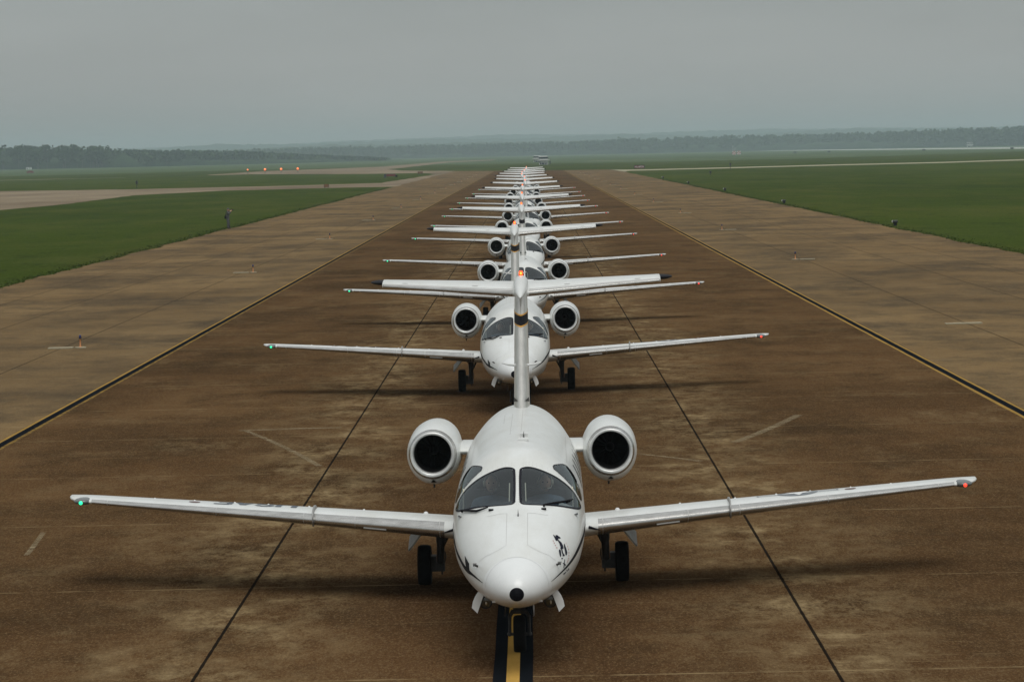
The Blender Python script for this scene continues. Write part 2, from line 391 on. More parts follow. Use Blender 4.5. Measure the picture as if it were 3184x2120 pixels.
P3 = [(-26.3,905),(-29,915),(-36,978),(-56,994),(-107,1123),(-122,1117),(-126,1144),(-123,1382),(-101,1456),(-80,1600),(-70,2400),(-30,2700),(-30,2400),(-58,2100),(-60,1400),(-62,1290),(-50,1146),(-28.4,1062),(-26.5,1052)]
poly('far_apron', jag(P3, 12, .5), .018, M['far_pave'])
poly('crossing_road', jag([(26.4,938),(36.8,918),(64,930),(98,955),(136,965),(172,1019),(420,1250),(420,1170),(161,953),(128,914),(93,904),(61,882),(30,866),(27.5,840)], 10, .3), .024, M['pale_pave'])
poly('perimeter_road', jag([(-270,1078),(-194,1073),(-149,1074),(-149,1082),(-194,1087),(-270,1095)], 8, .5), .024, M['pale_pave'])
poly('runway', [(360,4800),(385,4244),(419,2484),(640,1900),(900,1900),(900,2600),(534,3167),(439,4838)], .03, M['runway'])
poly('far_road', [(30,1735),(40,1760),(78,1740),(200,1800),(200,1790),(78,1728)], .024, M['pale_pave'])
def strip(name, x0, x1, z, m, y0=-60, y1=950, jit=0):
    ys = [y0+2.0*i for i in range(int((y1-y0)/2)+1)]; v = []; f = []
    for i, y in enumerate(ys): v += [(x0+random.uniform(-jit,jit), y, z), (x1+random.uniform(-jit,jit), y, z)]
    for i in range(len(ys)-1): f.append((2*i, 2*i+1, 2*i+3, 2*i+2))
    return mesh_obj(name, v, f, m, kind='structure')
strip('centre_line_border', -.235, .235, .017, M['bline'], y1=930, jit=.006)
strip('centre_line', -.078, .078, .0215, M['yline'], y1=930, jit=.004)
for s in (-1, 1):
    strip('edge_line_border', s*11.43-.095, s*11.43+.095, .0215, M['bline'], jit=.004)
    strip('edge_line', s*11.43+s*.135-.045, s*11.43+s*.135+.045, .017, M['yedge'], jit=.008)
    strip('edge_line', s*11.43-s*.14-.05, s*11.43-s*.14+.05, .017, M['yline_worn'] if s < 0 else M['yedge'], jit=.012)
    # pale curb of soil along the grass
# scrapes on the slab: pale curved skid marks
def skid(pts, wdt, m):
    mb = MB(); ring = []
    for i in range(len(pts)-1):
        a, b = Vector((*pts[i],0)), Vector((*pts[i+1],0)); d = (b-a).normalized(); nn = Vector((-d.y,d.x,0))*wdt/2
        mb.add([a-nn, a+nn, b+nn, b-nn], [(0,3,2,1)])
    o = mb.build('scrape_mark', m, kind='structure'); o.location.z = .0165; return o
def faint(name, c):
    m, n, b = new_mat(name); tc = n.nodes.new('ShaderNodeTexCoord'); a = noise_node(n, tc.outputs['Object'], 2.5, 6, .8, (.6,3,1))
    b.inputs['Base Color'].default_value = rgba(c); b.inputs['Roughness'].default_value = .9; b.inputs['Specular IOR Level'].default_value = .1
    n.links.new(rng_node(n, a, .38, .66, 0, .9), b.inputs['Alpha']); return m
M['scrape'] = faint('pale_scrape', (.30,.235,.14))
def lin(a, b, n, bow=0): return [(a[0]+(b[0]-a[0])*i/n, a[1]+(b[1]-a[1])*i/n+bow*math.sin(PI*i/n)) for i in range(n+1)]
skid(lin((-6.3,66.3), (-4.0,58.2), 12, .3), .13, M['scrape'])
skid(lin((-6.4,66.2), (-4.1,66.45), 10, .05), .28, M['scrape'])
skid(lin((4.5,61.2), (6.4,67.2), 12, -.2), .20, M['scrape'])
skid(lin((-7.75,45.8), (-7.95,48.6), 6, .1), .09, M['scrape'])
skid(lin((2.2,59.5), (3.6,57.6), 6, .1), .13, M['scrape'])

# ================================================================== FUSELAGE SURFACE
ST = [ # y, half width, top z, bottom z, widest z, upper exponent, lower exponent
(0.00,.015,1.035,1.005,1.02,2,2),(0.02,.085,1.10,.94,1.02,2,2),(0.06,.145,1.155,.905,1.02,2,2),(0.15,.225,1.225,.865,1.02,2,2),
(0.35,.335,1.315,.81,1.03,2,1.95),(0.7,.455,1.425,.765,1.04,2.02,1.9),(1.1,.56,1.525,.725,1.07,2.05,1.88),(1.6,.665,1.635,.68,1.12,2.1,1.88),
(2.1,.745,1.735,.635,1.18,2.15,1.9),(2.45,.785,1.815,.60,1.22,2.2,1.92),(2.75,.810,1.97,.58,1.26,2.2,1.95),(3.1,.832,2.15,.56,1.30,2.2,1.97),
(3.5,.85,2.285,.54,1.34,2.15,2),(4.0,.862,2.36,.52,1.38,2.1,2),(4.8,.865,2.38,.50,1.40,2.05,2),(6.5,.865,2.38,.50,1.42,2.05,2.05),
(8.5,.865,2.38,.52,1.43,2.05,2.05),(9.5,.80,2.37,.66,1.50,2.05,2.05),(10.5,.70,2.34,.88,1.60,2.05,2),(11.5,.55,2.27,1.15,1.70,2.05,2),
(12.5,.36,2.14,1.42,1.78,2,2),(13.3,.20,2.02,1.62,1.82,2,2),(13.7,.05,1.90,1.76,1.83,2,2)]
A_ = np.array(ST, float)
def pchip(x, y):
    h = np.diff(x); d = np.diff(y)/h; m = np.zeros(len(x))
    for i in range(1, len(x)-1):
        if d[i-1]*d[i] > 0:
            w1 = 2*h[i]+h[i-1]; w2 = h[i]+2*h[i-1]; m[i] = (w1+w2)/(w1/d[i-1]+w2/d[i])
    m[0] = d[0]; m[-1] = d[-1]
    xs, ys, hs, ms = x.tolist(), y.tolist(), h.tolist(), m.tolist()
    def f(t):
        t = min(max(t, xs[0]), xs[-1]); i = 0
        while i < len(xs)-2 and t > xs[i+1]: i += 1
        s = (t-xs[i])/hs[i]
        return (2*s**3-3*s*s+1)*ys[i]+(s**3-2*s*s+s)*hs[i]*ms[i]+(-2*s**3+3*s*s)*ys[i+1]+(s**3-s*s)*hs[i]*ms[i+1]
    return f
FF = [pchip(A_[:,0], A_[:,i]) for i in range(1, 7)]
def sec(y): return [f(y) for f in FF]
def fus_pt(y, t, S=None):
    w_, zt, zb, zc, n, nl = S or sec(y); c, s = math.cos(t), math.sin(t)
    e = 2/(n if s >= 0 else nl)
    return Vector((w_*math.copysign(abs(c)**e, c), y, zc+((zt-zc) if s >= 0 else (zc-zb))*math.copysign(abs(s)**e, s)))
def fus_nrm(y, t):
    a = fus_pt(y+.01, t)-fus_pt(max(y-.01, .001), t); b = fus_pt(y, t+.01)-fus_pt(y, t-.01)
    return (a.cross(b)).normalized()
def Gf(x, y, z):
    w_, zt, zb, zc, n, nl = sec(y); up = z > zc
    u = (z-zc)/((zt-zc) if up else (zc-zb)); n = n if up else nl
    return abs(x/w_)**n+abs(u)**n-1
def theta(x, y, z):
    w_, zt, zb, zc, n, nl = sec(y); up = z > zc; n = n if up else nl
    u = abs((z-zc)/((zt-zc) if up else (zc-zb)))
    return math.atan2(math.copysign(u**(n/2), 1 if up else -1), math.copysign(abs(x/w_)**(n/2), x))
def front_param(x, z, y0=0.001, y1=4.6):
    y = y0
    while y < y1 and Gf(x, y, z) > 0: y += .02
    a, b = max(y-.02, .001), y
    for _ in range(18):
        m = (a+b)/2
        if Gf(x, m, z) < 0: b = m
        else: a = m
    return b, theta(x, b, z)
def side_param(s, y, z):
    w_, zt, zb, zc, n, nl = sec(y); up = z > zc; nn_ = n if up else nl
    u = min(abs((z-zc)/((zt-zc) if up else (zc-zb))), 1)
    x = w_*max(1-u**nn_, 0)**(1/nn_)*s
    return y, theta(x, y, z)
def densify(P, step, closed=True):
    o_ = []; n = len(P)
    for i in range(n if closed else n-1):
        a, b = P[i], P[(i+1) % n]; d = math.dist(a, b); k = max(1, int(d/step))
        for j in range(k): o_.append((a[0]+(b[0]-a[0])*j/k, a[1]+(b[1]-a[1])*j/k))
    if not closed: o_.append(P[-1])
    return o_
def smooth_poly(P, it=2):
    for _ in range(it):
        Q = []
        for i in range(len(P)):
            a, b = P[i], P[(i+1) % len(P)]
            Q += [(a[0]*.75+b[0]*.25, a[1]*.75+b[1]*.25), (a[0]*.25+b[0]*.75, a[1]*.25+b[1]*.75)]
        P = Q
    return P
TH = .86  # metric factor for theta
WS = [(.036,2.14),(.055,2.166),(.13,2.176),(.215,2.162),(.35,2.115),(.495,2.042),(.625,1.94),(.72,1.828),(.785,1.70),(.803,1.645),(.79,1.634),(.672,1.698),(.492,1.751),(.26,1.782),(.11,1.792),(.052,1.80),(.036,1.83)]
SW = [(3.37,2.165),(3.8,2.14),(4.2,2.08),(4.33,1.97),(4.2,1.80),(3.85,1.70),(3.6,1.675),(3.46,1.71),(3.36,1.85),(3.31,2.0)]
holes = []
for s in (1, -1):
    P = smooth_poly(WS, 2); Q = [front_param(s*x, z) for x, z in P]; holes.append(('ws', s, [(y, t*TH) for y, t in Q]))
for s in (1, -1):
    P = smooth_poly(SW, 2); Q = [side_param(s, y, z) for y, z in P]; holes.append(('sw', s, [(y, t*TH) for y, t in Q]))
def inside(pt, P):
    x, y = pt; r = False; j = len(P)-1
    for i in range(len(P)):
        if (P[i][1] > y) != (P[j][1] > y) and x < (P[j][0]-P[i][0])*(y-P[i][1])/(P[j][1]-P[i][1])+P[i][0]: r = not r
        j = i
    return r
def nearest(pt, P):
    best = (9, None)
    for i in range(len(P)):
        a, b = P[i], P[(i+1) % len(P)]; dx, dy = b[0]-a[0], b[1]-a[1]; l = dx*dx+dy*dy
        t = 0 if l == 0 else min(1, max(0, ((pt[0]-a[0])*dx+(pt[1]-a[1])*dy)/l))
        q = (a[0]+dx*t, a[1]+dy*t); d = math.dist(q, pt)
        if d < best[0]: best = (d, q)
    return best
NT = 144
ys = [.0,.006,.02,.04,.06,.09,.12,.16,.2]+[.2+.06*i for i in range(1, 33)]
while ys[-1] < 4.44: ys.append(ys[-1]+.022)
ys += [ys[-1]+.15*i for i in range(1, 60) if ys[-1]+.15*i < 13.65]+[13.7]
boxes = [(min(p[0] for p in h[2])-.05, max(p[0] for p in h[2])+.05, min(p[1] for p in h[2])-.06, max(p[1] for p in h[2])+.06) for h in holes]
prm = []
for y in ys:
    for j in range(NT):
        t = -PI/2+2*PI*(j+.5)/NT; a = (y, t*TH if t <= PI else (t-2*PI)*TH)
        # theta convention of holes: right side |t|<pi/2, left side t in (pi/2, pi)
        for h, bb in zip(holes, boxes):
            if bb[0] < a[0] < bb[1] and bb[2] < a[1] < bb[3]:
                d, q = nearest(a, h[2])
                if d < .0145: a = q
                break
        prm.append(a)
secs = {}
def fp(a, off=0):
    y, t = a[0], a[1]/TH
    S = secs.get(y) or secs.setdefault(y, sec(y)); p = fus_pt(y, t, S)
    return p+fus_nrm(y, t)*off if off else p
fverts = [fp(a) for a in prm]
keep, panes, linerf = [], {0: [], 1: [], 2: [], 3: []}, []
for i in range(len(ys)-1):
    for j in range(NT):
        k = (j+1) % NT; f = (i*NT+j, (i+1)*NT+j, (i+1)*NT+k, i*NT+k)
        c = None
        if 2.2 < ys[i] < 4.45:
            aa = [prm[q] for q in f]; cc = (sum(q[0] for q in aa)/4, sum(q[1] for q in aa)/4)
            if max(q[1] for q in aa)-min(q[1] for q in aa) < .2:
                for hi, (h, bb) in enumerate(zip(holes, boxes)):
                    if bb[0] < cc[0] < bb[1] and bb[2] < cc[1] < bb[3] and inside(cc, h[2]): c = hi; break
        if c is None:
            keep.append(f)
            if 1.9 < ys[i] < 4.5: linerf.append(f)
        else: panes[c].append(f)
def sub(verts, faces):
    ids = sorted({i for f in faces for i in f}); mp_ = {i: k for k, i in enumerate(ids)}
    return [verts[i] for i in ids], [tuple(mp_[i] for i in f) for f in faces], ids

# ================================================================== AIRCRAFT
JET = thing('jet_airplane', 'x', 'airplane')
o_f = [];
b = MB(); b.add(fverts, keep); b.add([fverts[i] for i in range(NT)], [tuple(range(NT))])
mi = [1 if (f[0] < len(fverts) and max(fverts[q][1] for q in f) < .60) else 0 for f in b.f]
b.mi = mi
FUS = b.build('fuselage', [M['white'], M['radome']], JET)
SYM = []
def ribbon_pts(P, width, closed=True, taper=False, off=.004):
    """strip on the fuselage skin along param polyline (y, th*TH)"""
    n = len(P); v = []; f = []
    for i in range(n):
        if closed: a, c = P[i-1], P[(i+1) % n]
        else: a, c = P[max(i-1, 0)], P[min(i+1, n-1)]
        dx, dy = c[0]-a[0], c[1]-a[1]; l = math.hypot(dx, dy) or 1; nx, ny = -dy/l, dx/l
        wd = width[i] if isinstance(width, list) else width
        for s in (-.5, .5): v.append(fp((P[i][0]+nx*wd*s, P[i][1]+ny*wd*s), off))
    for i in range(n if closed else n-1):
        k = (i+1) % n; f.append((2*i, 2*i+1, 2*k+1, 2*k))
    return v, f
def fill_poly(P2, proj, off, name, m, parent):
    """flat outline laid on the fuselage skin: triangulate, subdivide, project"""
    bm = bmesh.new(); vs = [bm.verts.new((x, z, 0)) for x, z in P2]; bm.faces.new(vs)
    bmesh.ops.triangulate(bm, faces=bm.faces[:])
    for _ in range(2):
        long_ = [e for e in bm.edges if e.calc_length() > .03]
        if not long_: break
        bmesh.ops.subdivide_edges(bm, edges=long_, cuts=1); bmesh.ops.triangulate(bm, faces=[f for f in bm.faces if len(f.verts) > 3])
    v = []
    for q in bm.verts:
        y, t = proj(q.co.x, q.co.y); v.append(fp((y, t*TH), off))
    bm.verts.index_update(); f = [tuple(w_.index for w_ in g.verts) for g in bm.faces]; bm.free()
    return v, f
WINDOWS = []
for hi, (kind_, s, P) in enumerate(holes):
    v, f, ids = sub(fverts, panes[hi])
    o = mesh_obj('windshield' if kind_ == 'ws' else 'side_window', v, f, M['glass'], JET)
    Pd = densify(P, .03)
    # seal: strip centred a little inside the outline
    cx_ = sum(p[0] for p in P)/len(P); cy_ = sum(p[1] for p in P)/len(P)
    v, f = ribbon_pts(Pd, .026 if kind_ == 'ws' else .012, True, off=.004)
    mesh_obj('window_seal', v, f, M['seal'], o)
    WINDOWS.append(o)
# cockpit shell
vin = {}
lv, lf, ids = sub(fverts, linerf)
lv = [Vector(p)-fus_nrm(prm[i][0], prm[i][1]/TH)*.03 for p, i in zip(lv, ids)]
b = MB(); b.add(lv, lf)
S_ = sec(4.48); b.add([fus_pt(4.48, 2*PI*k/40)*1 for k in range(40)], [tuple(range(40))])
S2 = [fus_pt(1.95, 2*PI*k/40) for k in range(40)]; b.add(S2, [tuple(range(40))])
CK = b.build('cockpit', [M['liner'], M['cream'], M['dash']], JET)
for s in (-1, 1):
    b = MB(); b.box((s*.36, 4.02, 1.42), (.44, .12, .78)); b.box((s*.36, 3.75, 1.12), (.44, .5, .14)); b.build('seat', M['liner'], CK)
b = MB()
g = []
for i in range(9):
    x = -.76+1.52*i/8; g.append((x, 2.52+.35*abs(x)**2, 1.70-.16*x*x)); 
g2 = [(x*.98, 3.12, 1.685-.10*x*x) for x, y, z in g]; g3 = [(x*.98, 3.14, 1.45) for x, y, z in g]
n9 = 9; b.add(g+g2+g3, [(i, i+1, n9+i+1, n9+i) for i in range(8)]+[(n9+i, n9+i+1, 2*n9+i+1, 2*n9+i) for i in range(8)])
b.build('glareshield', M['dash'], CK)
for s in (-1, 1):
    for P_ in ([(s*.105, 2.66, 1.80), (s*.10, 2.93, 2.00)], [(s*.70, 3.12, 1.62), (s*.70, 3.30, 1.90)]):
        b = MB(); b.tube(P_, .008, 0, 6); b.build('window_strip', M['cream'], CK)
# radome cap
b = MB(); R_ = []
b.rings([[fp((y, 2*PI*k/32*TH), 0)*1+Vector((0,-.004,0)) for k in range(32)] for y in (.0205,.014,.008,.004,.001,.0)], 0, False, True); b.build('nose_cap', M['black'], FUS)
# stripes
def stripe(s):
    if s > 0: cl = [(.555,1.087,.004),(.85,1.118,.014),(1.3,1.158,.026),(1.75,1.205,.040),(2.15,1.255,.052),(2.8,1.31,.06),(4.2,1.36,.065),(6,1.38,.07),(8.6,1.42,.07),(10.5,1.56,.06),(12.2,1.72,.03)]
    else: cl = [(.555,1.085,.004),(.85,1.108,.020),(1.1,1.120,.034),(1.3,1.125,.05),(1.6,1.15,.050),(1.9,1.19,.048),(2.3,1.235,.052),(2.8,1.30,.06),(4.2,1.36,.065),(6,1.38,.07),(8.6,1.42,.07),(10.5,1.56,.06),(12.2,1.72,.03)]
    v = []; f = []
    fy = pchip(np.array([c[0] for c in cl]), np.array([c[1] for c in cl])); fw_ = pchip(np.array([c[0] for c in cl]), np.array([c[2] for c in cl]))
    yy = [.555+.06*i for i in range(60)]+[4.15+.2*i for i in range(41)]
    for y in yy:
        z = fy(y); wd = fw_(y)
        for k in (-.5, 0, .5):
            a = side_param(s, y, z+wd*k); v.append(fp((a[0], a[1]*TH), .003))
    for i in range(len(yy)-1):
        f += [(3*i, 3*i+1, 3*i+4, 3*i+3), (3*i+1, 3*i+2, 3*i+5, 3*i+4)]
    return mesh_obj('side_stripe', v, f, M['black'], FUS)
stripe(1); stripe(-1)
# pointed flash on the right side of the nose
b = MB()
v, f = fill_poly([(1.16,1.115),(1.42,1.15),(1.62,1.27),(1.30,1.215),(1.22,1.15)], lambda y, z: side_param(-1, y, z), .0035, '', None, None); b.add(v, f)
b.build('nose_flash', M['black'], FUS)
# panel seams on the nose and roof
b = MB()
def seam(P, wd=.006, fr=True):
    if fr:
        P = densify(P, .03, False); Q = [front_param(x, z) for x, z in P]
    else:
        P = densify(P, .1, False); Q = [(y, theta(x, y, 3)) for x, y in P]
    Q = [(y, t*TH) for y, t in Q]; v, f = ribbon_pts(Q, wd, False, off=.0025); b.add(v, f)
for s in (-1, 1):
    seam([(s*.128,1.722),(s*.128,1.476),(s*.26,1.41),(s*.38,1.35),(s*.46,1.28)])
    seam([(s*.128,1.722),(s*.22,1.715),(s*.38,1.68)])
arc = [(.375*math.cos(a), 1.04+.345*math.sin(a)) for a in [PI*k/24 for k in range(25)]]
seam(arc, .005)
def seam_y(y, t0, t1, wd=.006):
    Q = [(y, (t0+(t1-t0)*k/40)*TH) for k in range(41)]; v, f = ribbon_pts(Q, wd, False, off=.0025); b.add(v, f)
for y in (4.62, 6.1, 7.7, 9.3): seam_y(y, .15, PI-.15)
def seam_t(t, y0, y1, wd=.006):
    Q = [(y0+(y1-y0)*k/20, t*TH) for k in range(21)]; v, f = ribbon_pts(Q, wd, False, off=.0025); b.add(v, f)
seam_t(PI/2+.13, 5.5, 8.7); seam_t(PI/2-.03, 4.7, 9.4); seam_t(PI/2+.26, 7.3, 8.7); seam_t(.75, 4.6, 8); seam_t(PI-.75, 4.6, 8)
append_to(FUS, b, M['greyline'])
# rivet dots round the windshields
b = MB(); 
for s in (-1, 1):
    for off_ in (.028, .05):
        P = [(x*s, z) for x, z in smooth_poly(WS, 1)]
        for (x, z) in densify(P[2:14], .045, False)[::1]:
            q = front_param(x*(1-.0*off_), min(z+off_, 2.26)); p = fus_pt(*q); nn_ = fus_nrm(*q)
            b.sphere(p, .0045, 0, 6, 4)
for k in range(16):
    for x in (-.016, .016):
        q = front_param(x, 1.80+.022*k); b.sphere(fus_pt(*q), .004, 0, 6, 4)
append_to(FUS, b, M['greyline'])
# wipers
for s, P in ((-1, [(-.70,1.672),(-.60,1.690),(-.50,1.700),(-.36,1.748)]), (1, [(.33,1.765),(.45,1.768),(.56,1.768),(.68,1.768)])):
    b = MB(); pts = []
    for x, z in densify(P, .04, False):
        q = front_param(x, z); pts.append(fus_pt(*q)+fus_nrm(*q)*.022)
    b.tube(pts, [.008+.008*math.sin(PI*i/(len(pts)-1)) for i in range(len(pts))], 0, 6)
    q = front_param(P[0][0], P[0][1]-.01); 
    b.tube([fus_pt(*q), pts[0]], .012, 0, 6)
    q = front_param(s*.33, 1.735); b.box(fus_pt(*q)+Vector((0,0,.008)), (.06,.05,.02))
    b.build('wiper', M['black'], WINDOWS[0 if s > 0 else 1])
# pitots, temperature probe, roof aerials
for s in (-1, 1):
    q = front_param(s*.475, 1.232); p = fus_pt(*q); n_ = fus_nrm(*q); b = MB()
    b.tube([p, p+n_*.05, p+n_*.055+Vector((0,-.10,0))], [.014,.012,.008], 0, 8); b.build('pitot_tube', M['strut'], FUS)
    q = front_param(s*.50, 1.245); b = MB(); p = fus_pt(*q); b.box(p+n_*.012, (.05,.04,.014)); b.build('probe_mount', M['rim'], FUS)
b = MB(); q = front_param(.012, 1.706); p = fus_pt(*q); b.add([p+Vector((-.008,-.03,-.01)), p+Vector((.008,-.03,-.01)), p+Vector((.006,.05,-.0)), p+Vector((-.006,.05,0)), p+Vector((0,.035,.085))], [(0,1,4),(1,2,4),(2,3,4),(3,0,4)], 0, False)
b.build('nose_aerial', M['emblem'], FUS)
b = MB(); zz = 2.375
b.box((.07,4.62,zz+.012), (.135,.16,.03), 0); b.build('roof_antenna', M['white_trim'], FUS); b = MB(); b.box((.07,5.2,zz+.02), (.11,.14,.05), 0); b.build('roof_antenna', M['white_trim'], FUS)
b = MB(); b.add([(.06,5.02,zz),(.08,5.02,zz),(.08,5.25,zz),(.06,5.25,zz),(.07,5.18,zz+.07),(.07,5.25,zz+.07)], [(0,1,4),(1,2,5,4),(3,0,4,5),(2,3,5)], 0, False); b.build('blade_antenna', M['strut'], FUS)
for s in (-1, 1):
    b = MB()
    for y in (5.35, 6.05, 6.75, 7.45, 8.15):
        P = [(y+.15*math.copysign(abs(math.cos(a))**.7, math.cos(a)), 1.80+.165*math.copysign(abs(math.sin(a))**.7, math.sin(a))) for a in [2*PI*k/20 for k in range(20)]]
        v, f = fill_poly(P, lambda yy, z: side_param(s, yy, z), .004, '', None, None)
        mesh_obj('cabin_window', v, f, M['cabinglass'], JET)
# wing-body belly fairing
b = MB(); R_ = []
for y, w_, zt, zb in ((5.3,.30,.80,.50),(5.7,.58,.95,.46),(6.2,.74,1.05,.45),(7.0,.78,1.06,.45),(8.2,.76,1.0,.46),(9.0,.66,.95,.52),(9.6,.3,.90,.64)):
    R_.append([Vector((w_*math.copysign(abs(math.cos(a))**.7, math.cos(a)), y, (zt+zb)/2+(zt-zb)/2*math.copysign(abs(math.sin(a))**.8, math.sin(a)))) for a in [2*PI*k/32 for k in range(32)]])
b.rings(R_); recalc(b.build('belly_fairing', M['white'], JET))

# ---------------- wing
def naca(x, t): return 5*t*(.2969*math.sqrt(x)-.126*x-.3516*x*x+.2843*x**3-.1036*x**4)
def wing_c(x):
    k = (x-.85)/(6.5-.85)
    return dict(yle=5.9+.407*(x-.85), ch=2.35+(.85-2.35)*k, z=1.0+.27*k, inc=math.radians(3.0*(1-k)), t=.13-.025*k)
def wing_pt(s, x, f, top=True, off=0):
    c = wing_c(x); h = naca(f, c['t'])*c['ch']*(1.12 if top else .9)*(1 if top else -1)+off*(1 if top else -1)
    y = f*c['ch']; ca, sa = math.cos(c['inc']), math.sin(c['inc'])
    return Vector((s*x, c['yle']+y*ca, c['z']+h*ca-y*sa))
FS = [0,.003,.01,.02,.035,.055,.08,.11,.15,.2,.27,.35,.45,.55,.65,.75,.85,.93,1.0]
FL = .075; FLB = .14
def loop(s, x, fs_top, fs_bot, off=0):
    return [wing_pt(s, x, f, True, off) for f in fs_top]+[wing_pt(s, x, f, False, off) for f in fs_bot]
XS = [.55,.85,1.06,1.5,2,2.5,2.93,3.5,4,4.5,5,5.5,6,6.25]
def strip_mesh(b, s, xs, chain, m=0, off=0):
    R_ = [[wing_pt(s, x, f, tp, off) for f, tp in chain] for x in xs]
    b.rings(R_ if s > 0 else R_, m, False, False, False)
top_ = [(f, True) for f in FS]; bot_ = [(f, False) for f in FS]
full = [(f, True) for f in reversed(FS)]+[(f, False) for f in FS[1:]]
lechain = [(f, True) for f in (FL,.055,.035,.02,.01,.003,0)]+[(f, False) for f in (.003,.01,.02,.035,.055,.08,.11,FLB)]
aft_top = [(f, True) for f in (FL,.11,.15,.2,.27,.35,.45,.55,.65,.75,.85,.93,1.0)]
aft_bot = [(f, False) for f in (FLB,.2,.27,.35,.45,.55,.65,.75,.85,.93,1.0)]
def glyph(s, segs, x0, f0, sx, sy, wd, b):
    """letter strokes on the wing top. local u runs along -x*s..., v along chord"""
    for P in segs:
        P = densify(P, .12, False); n = len(P)
        for i in range(n-1):
            a, c = P[i], P[i+1]; dx, dy = (c[0]-a[0])*sx, (c[1]-a[1])*sy; l = math.hypot(dx, dy) or 1; nx, ny = -dy/l*wd/2, dx/l*wd/2
            vs = []
            for (u, v_), k in ((a,-1),(a,1),(c,1),(c,-1)):
                X = x0+u*sx+nx*k; cc = wing_c(X); vs.append(wing_pt(s, X, f0+(v_*sy+ny*k)/cc['ch'], True, .004))
            b.add(vs, [(0,1,2,3)], 0, False)
LET = {'U': [[(0,0),(0,.75),(.12,1),(.48,1),(.6,.75),(.6,0)]], 'S': [[(.6,.2),(.45,0),(.15,0),(0,.2),(.1,.45),(.5,.55),(.6,.8),(.45,1),(.15,1),(0,.8)]],
       'A': [[(0,1),(.3,0),(.6,1)],[(.12,.62),(.48,.62)]], 'F': [[(.6,0),(0,0),(0,1)],[(0,.48),(.45,.48)]]}
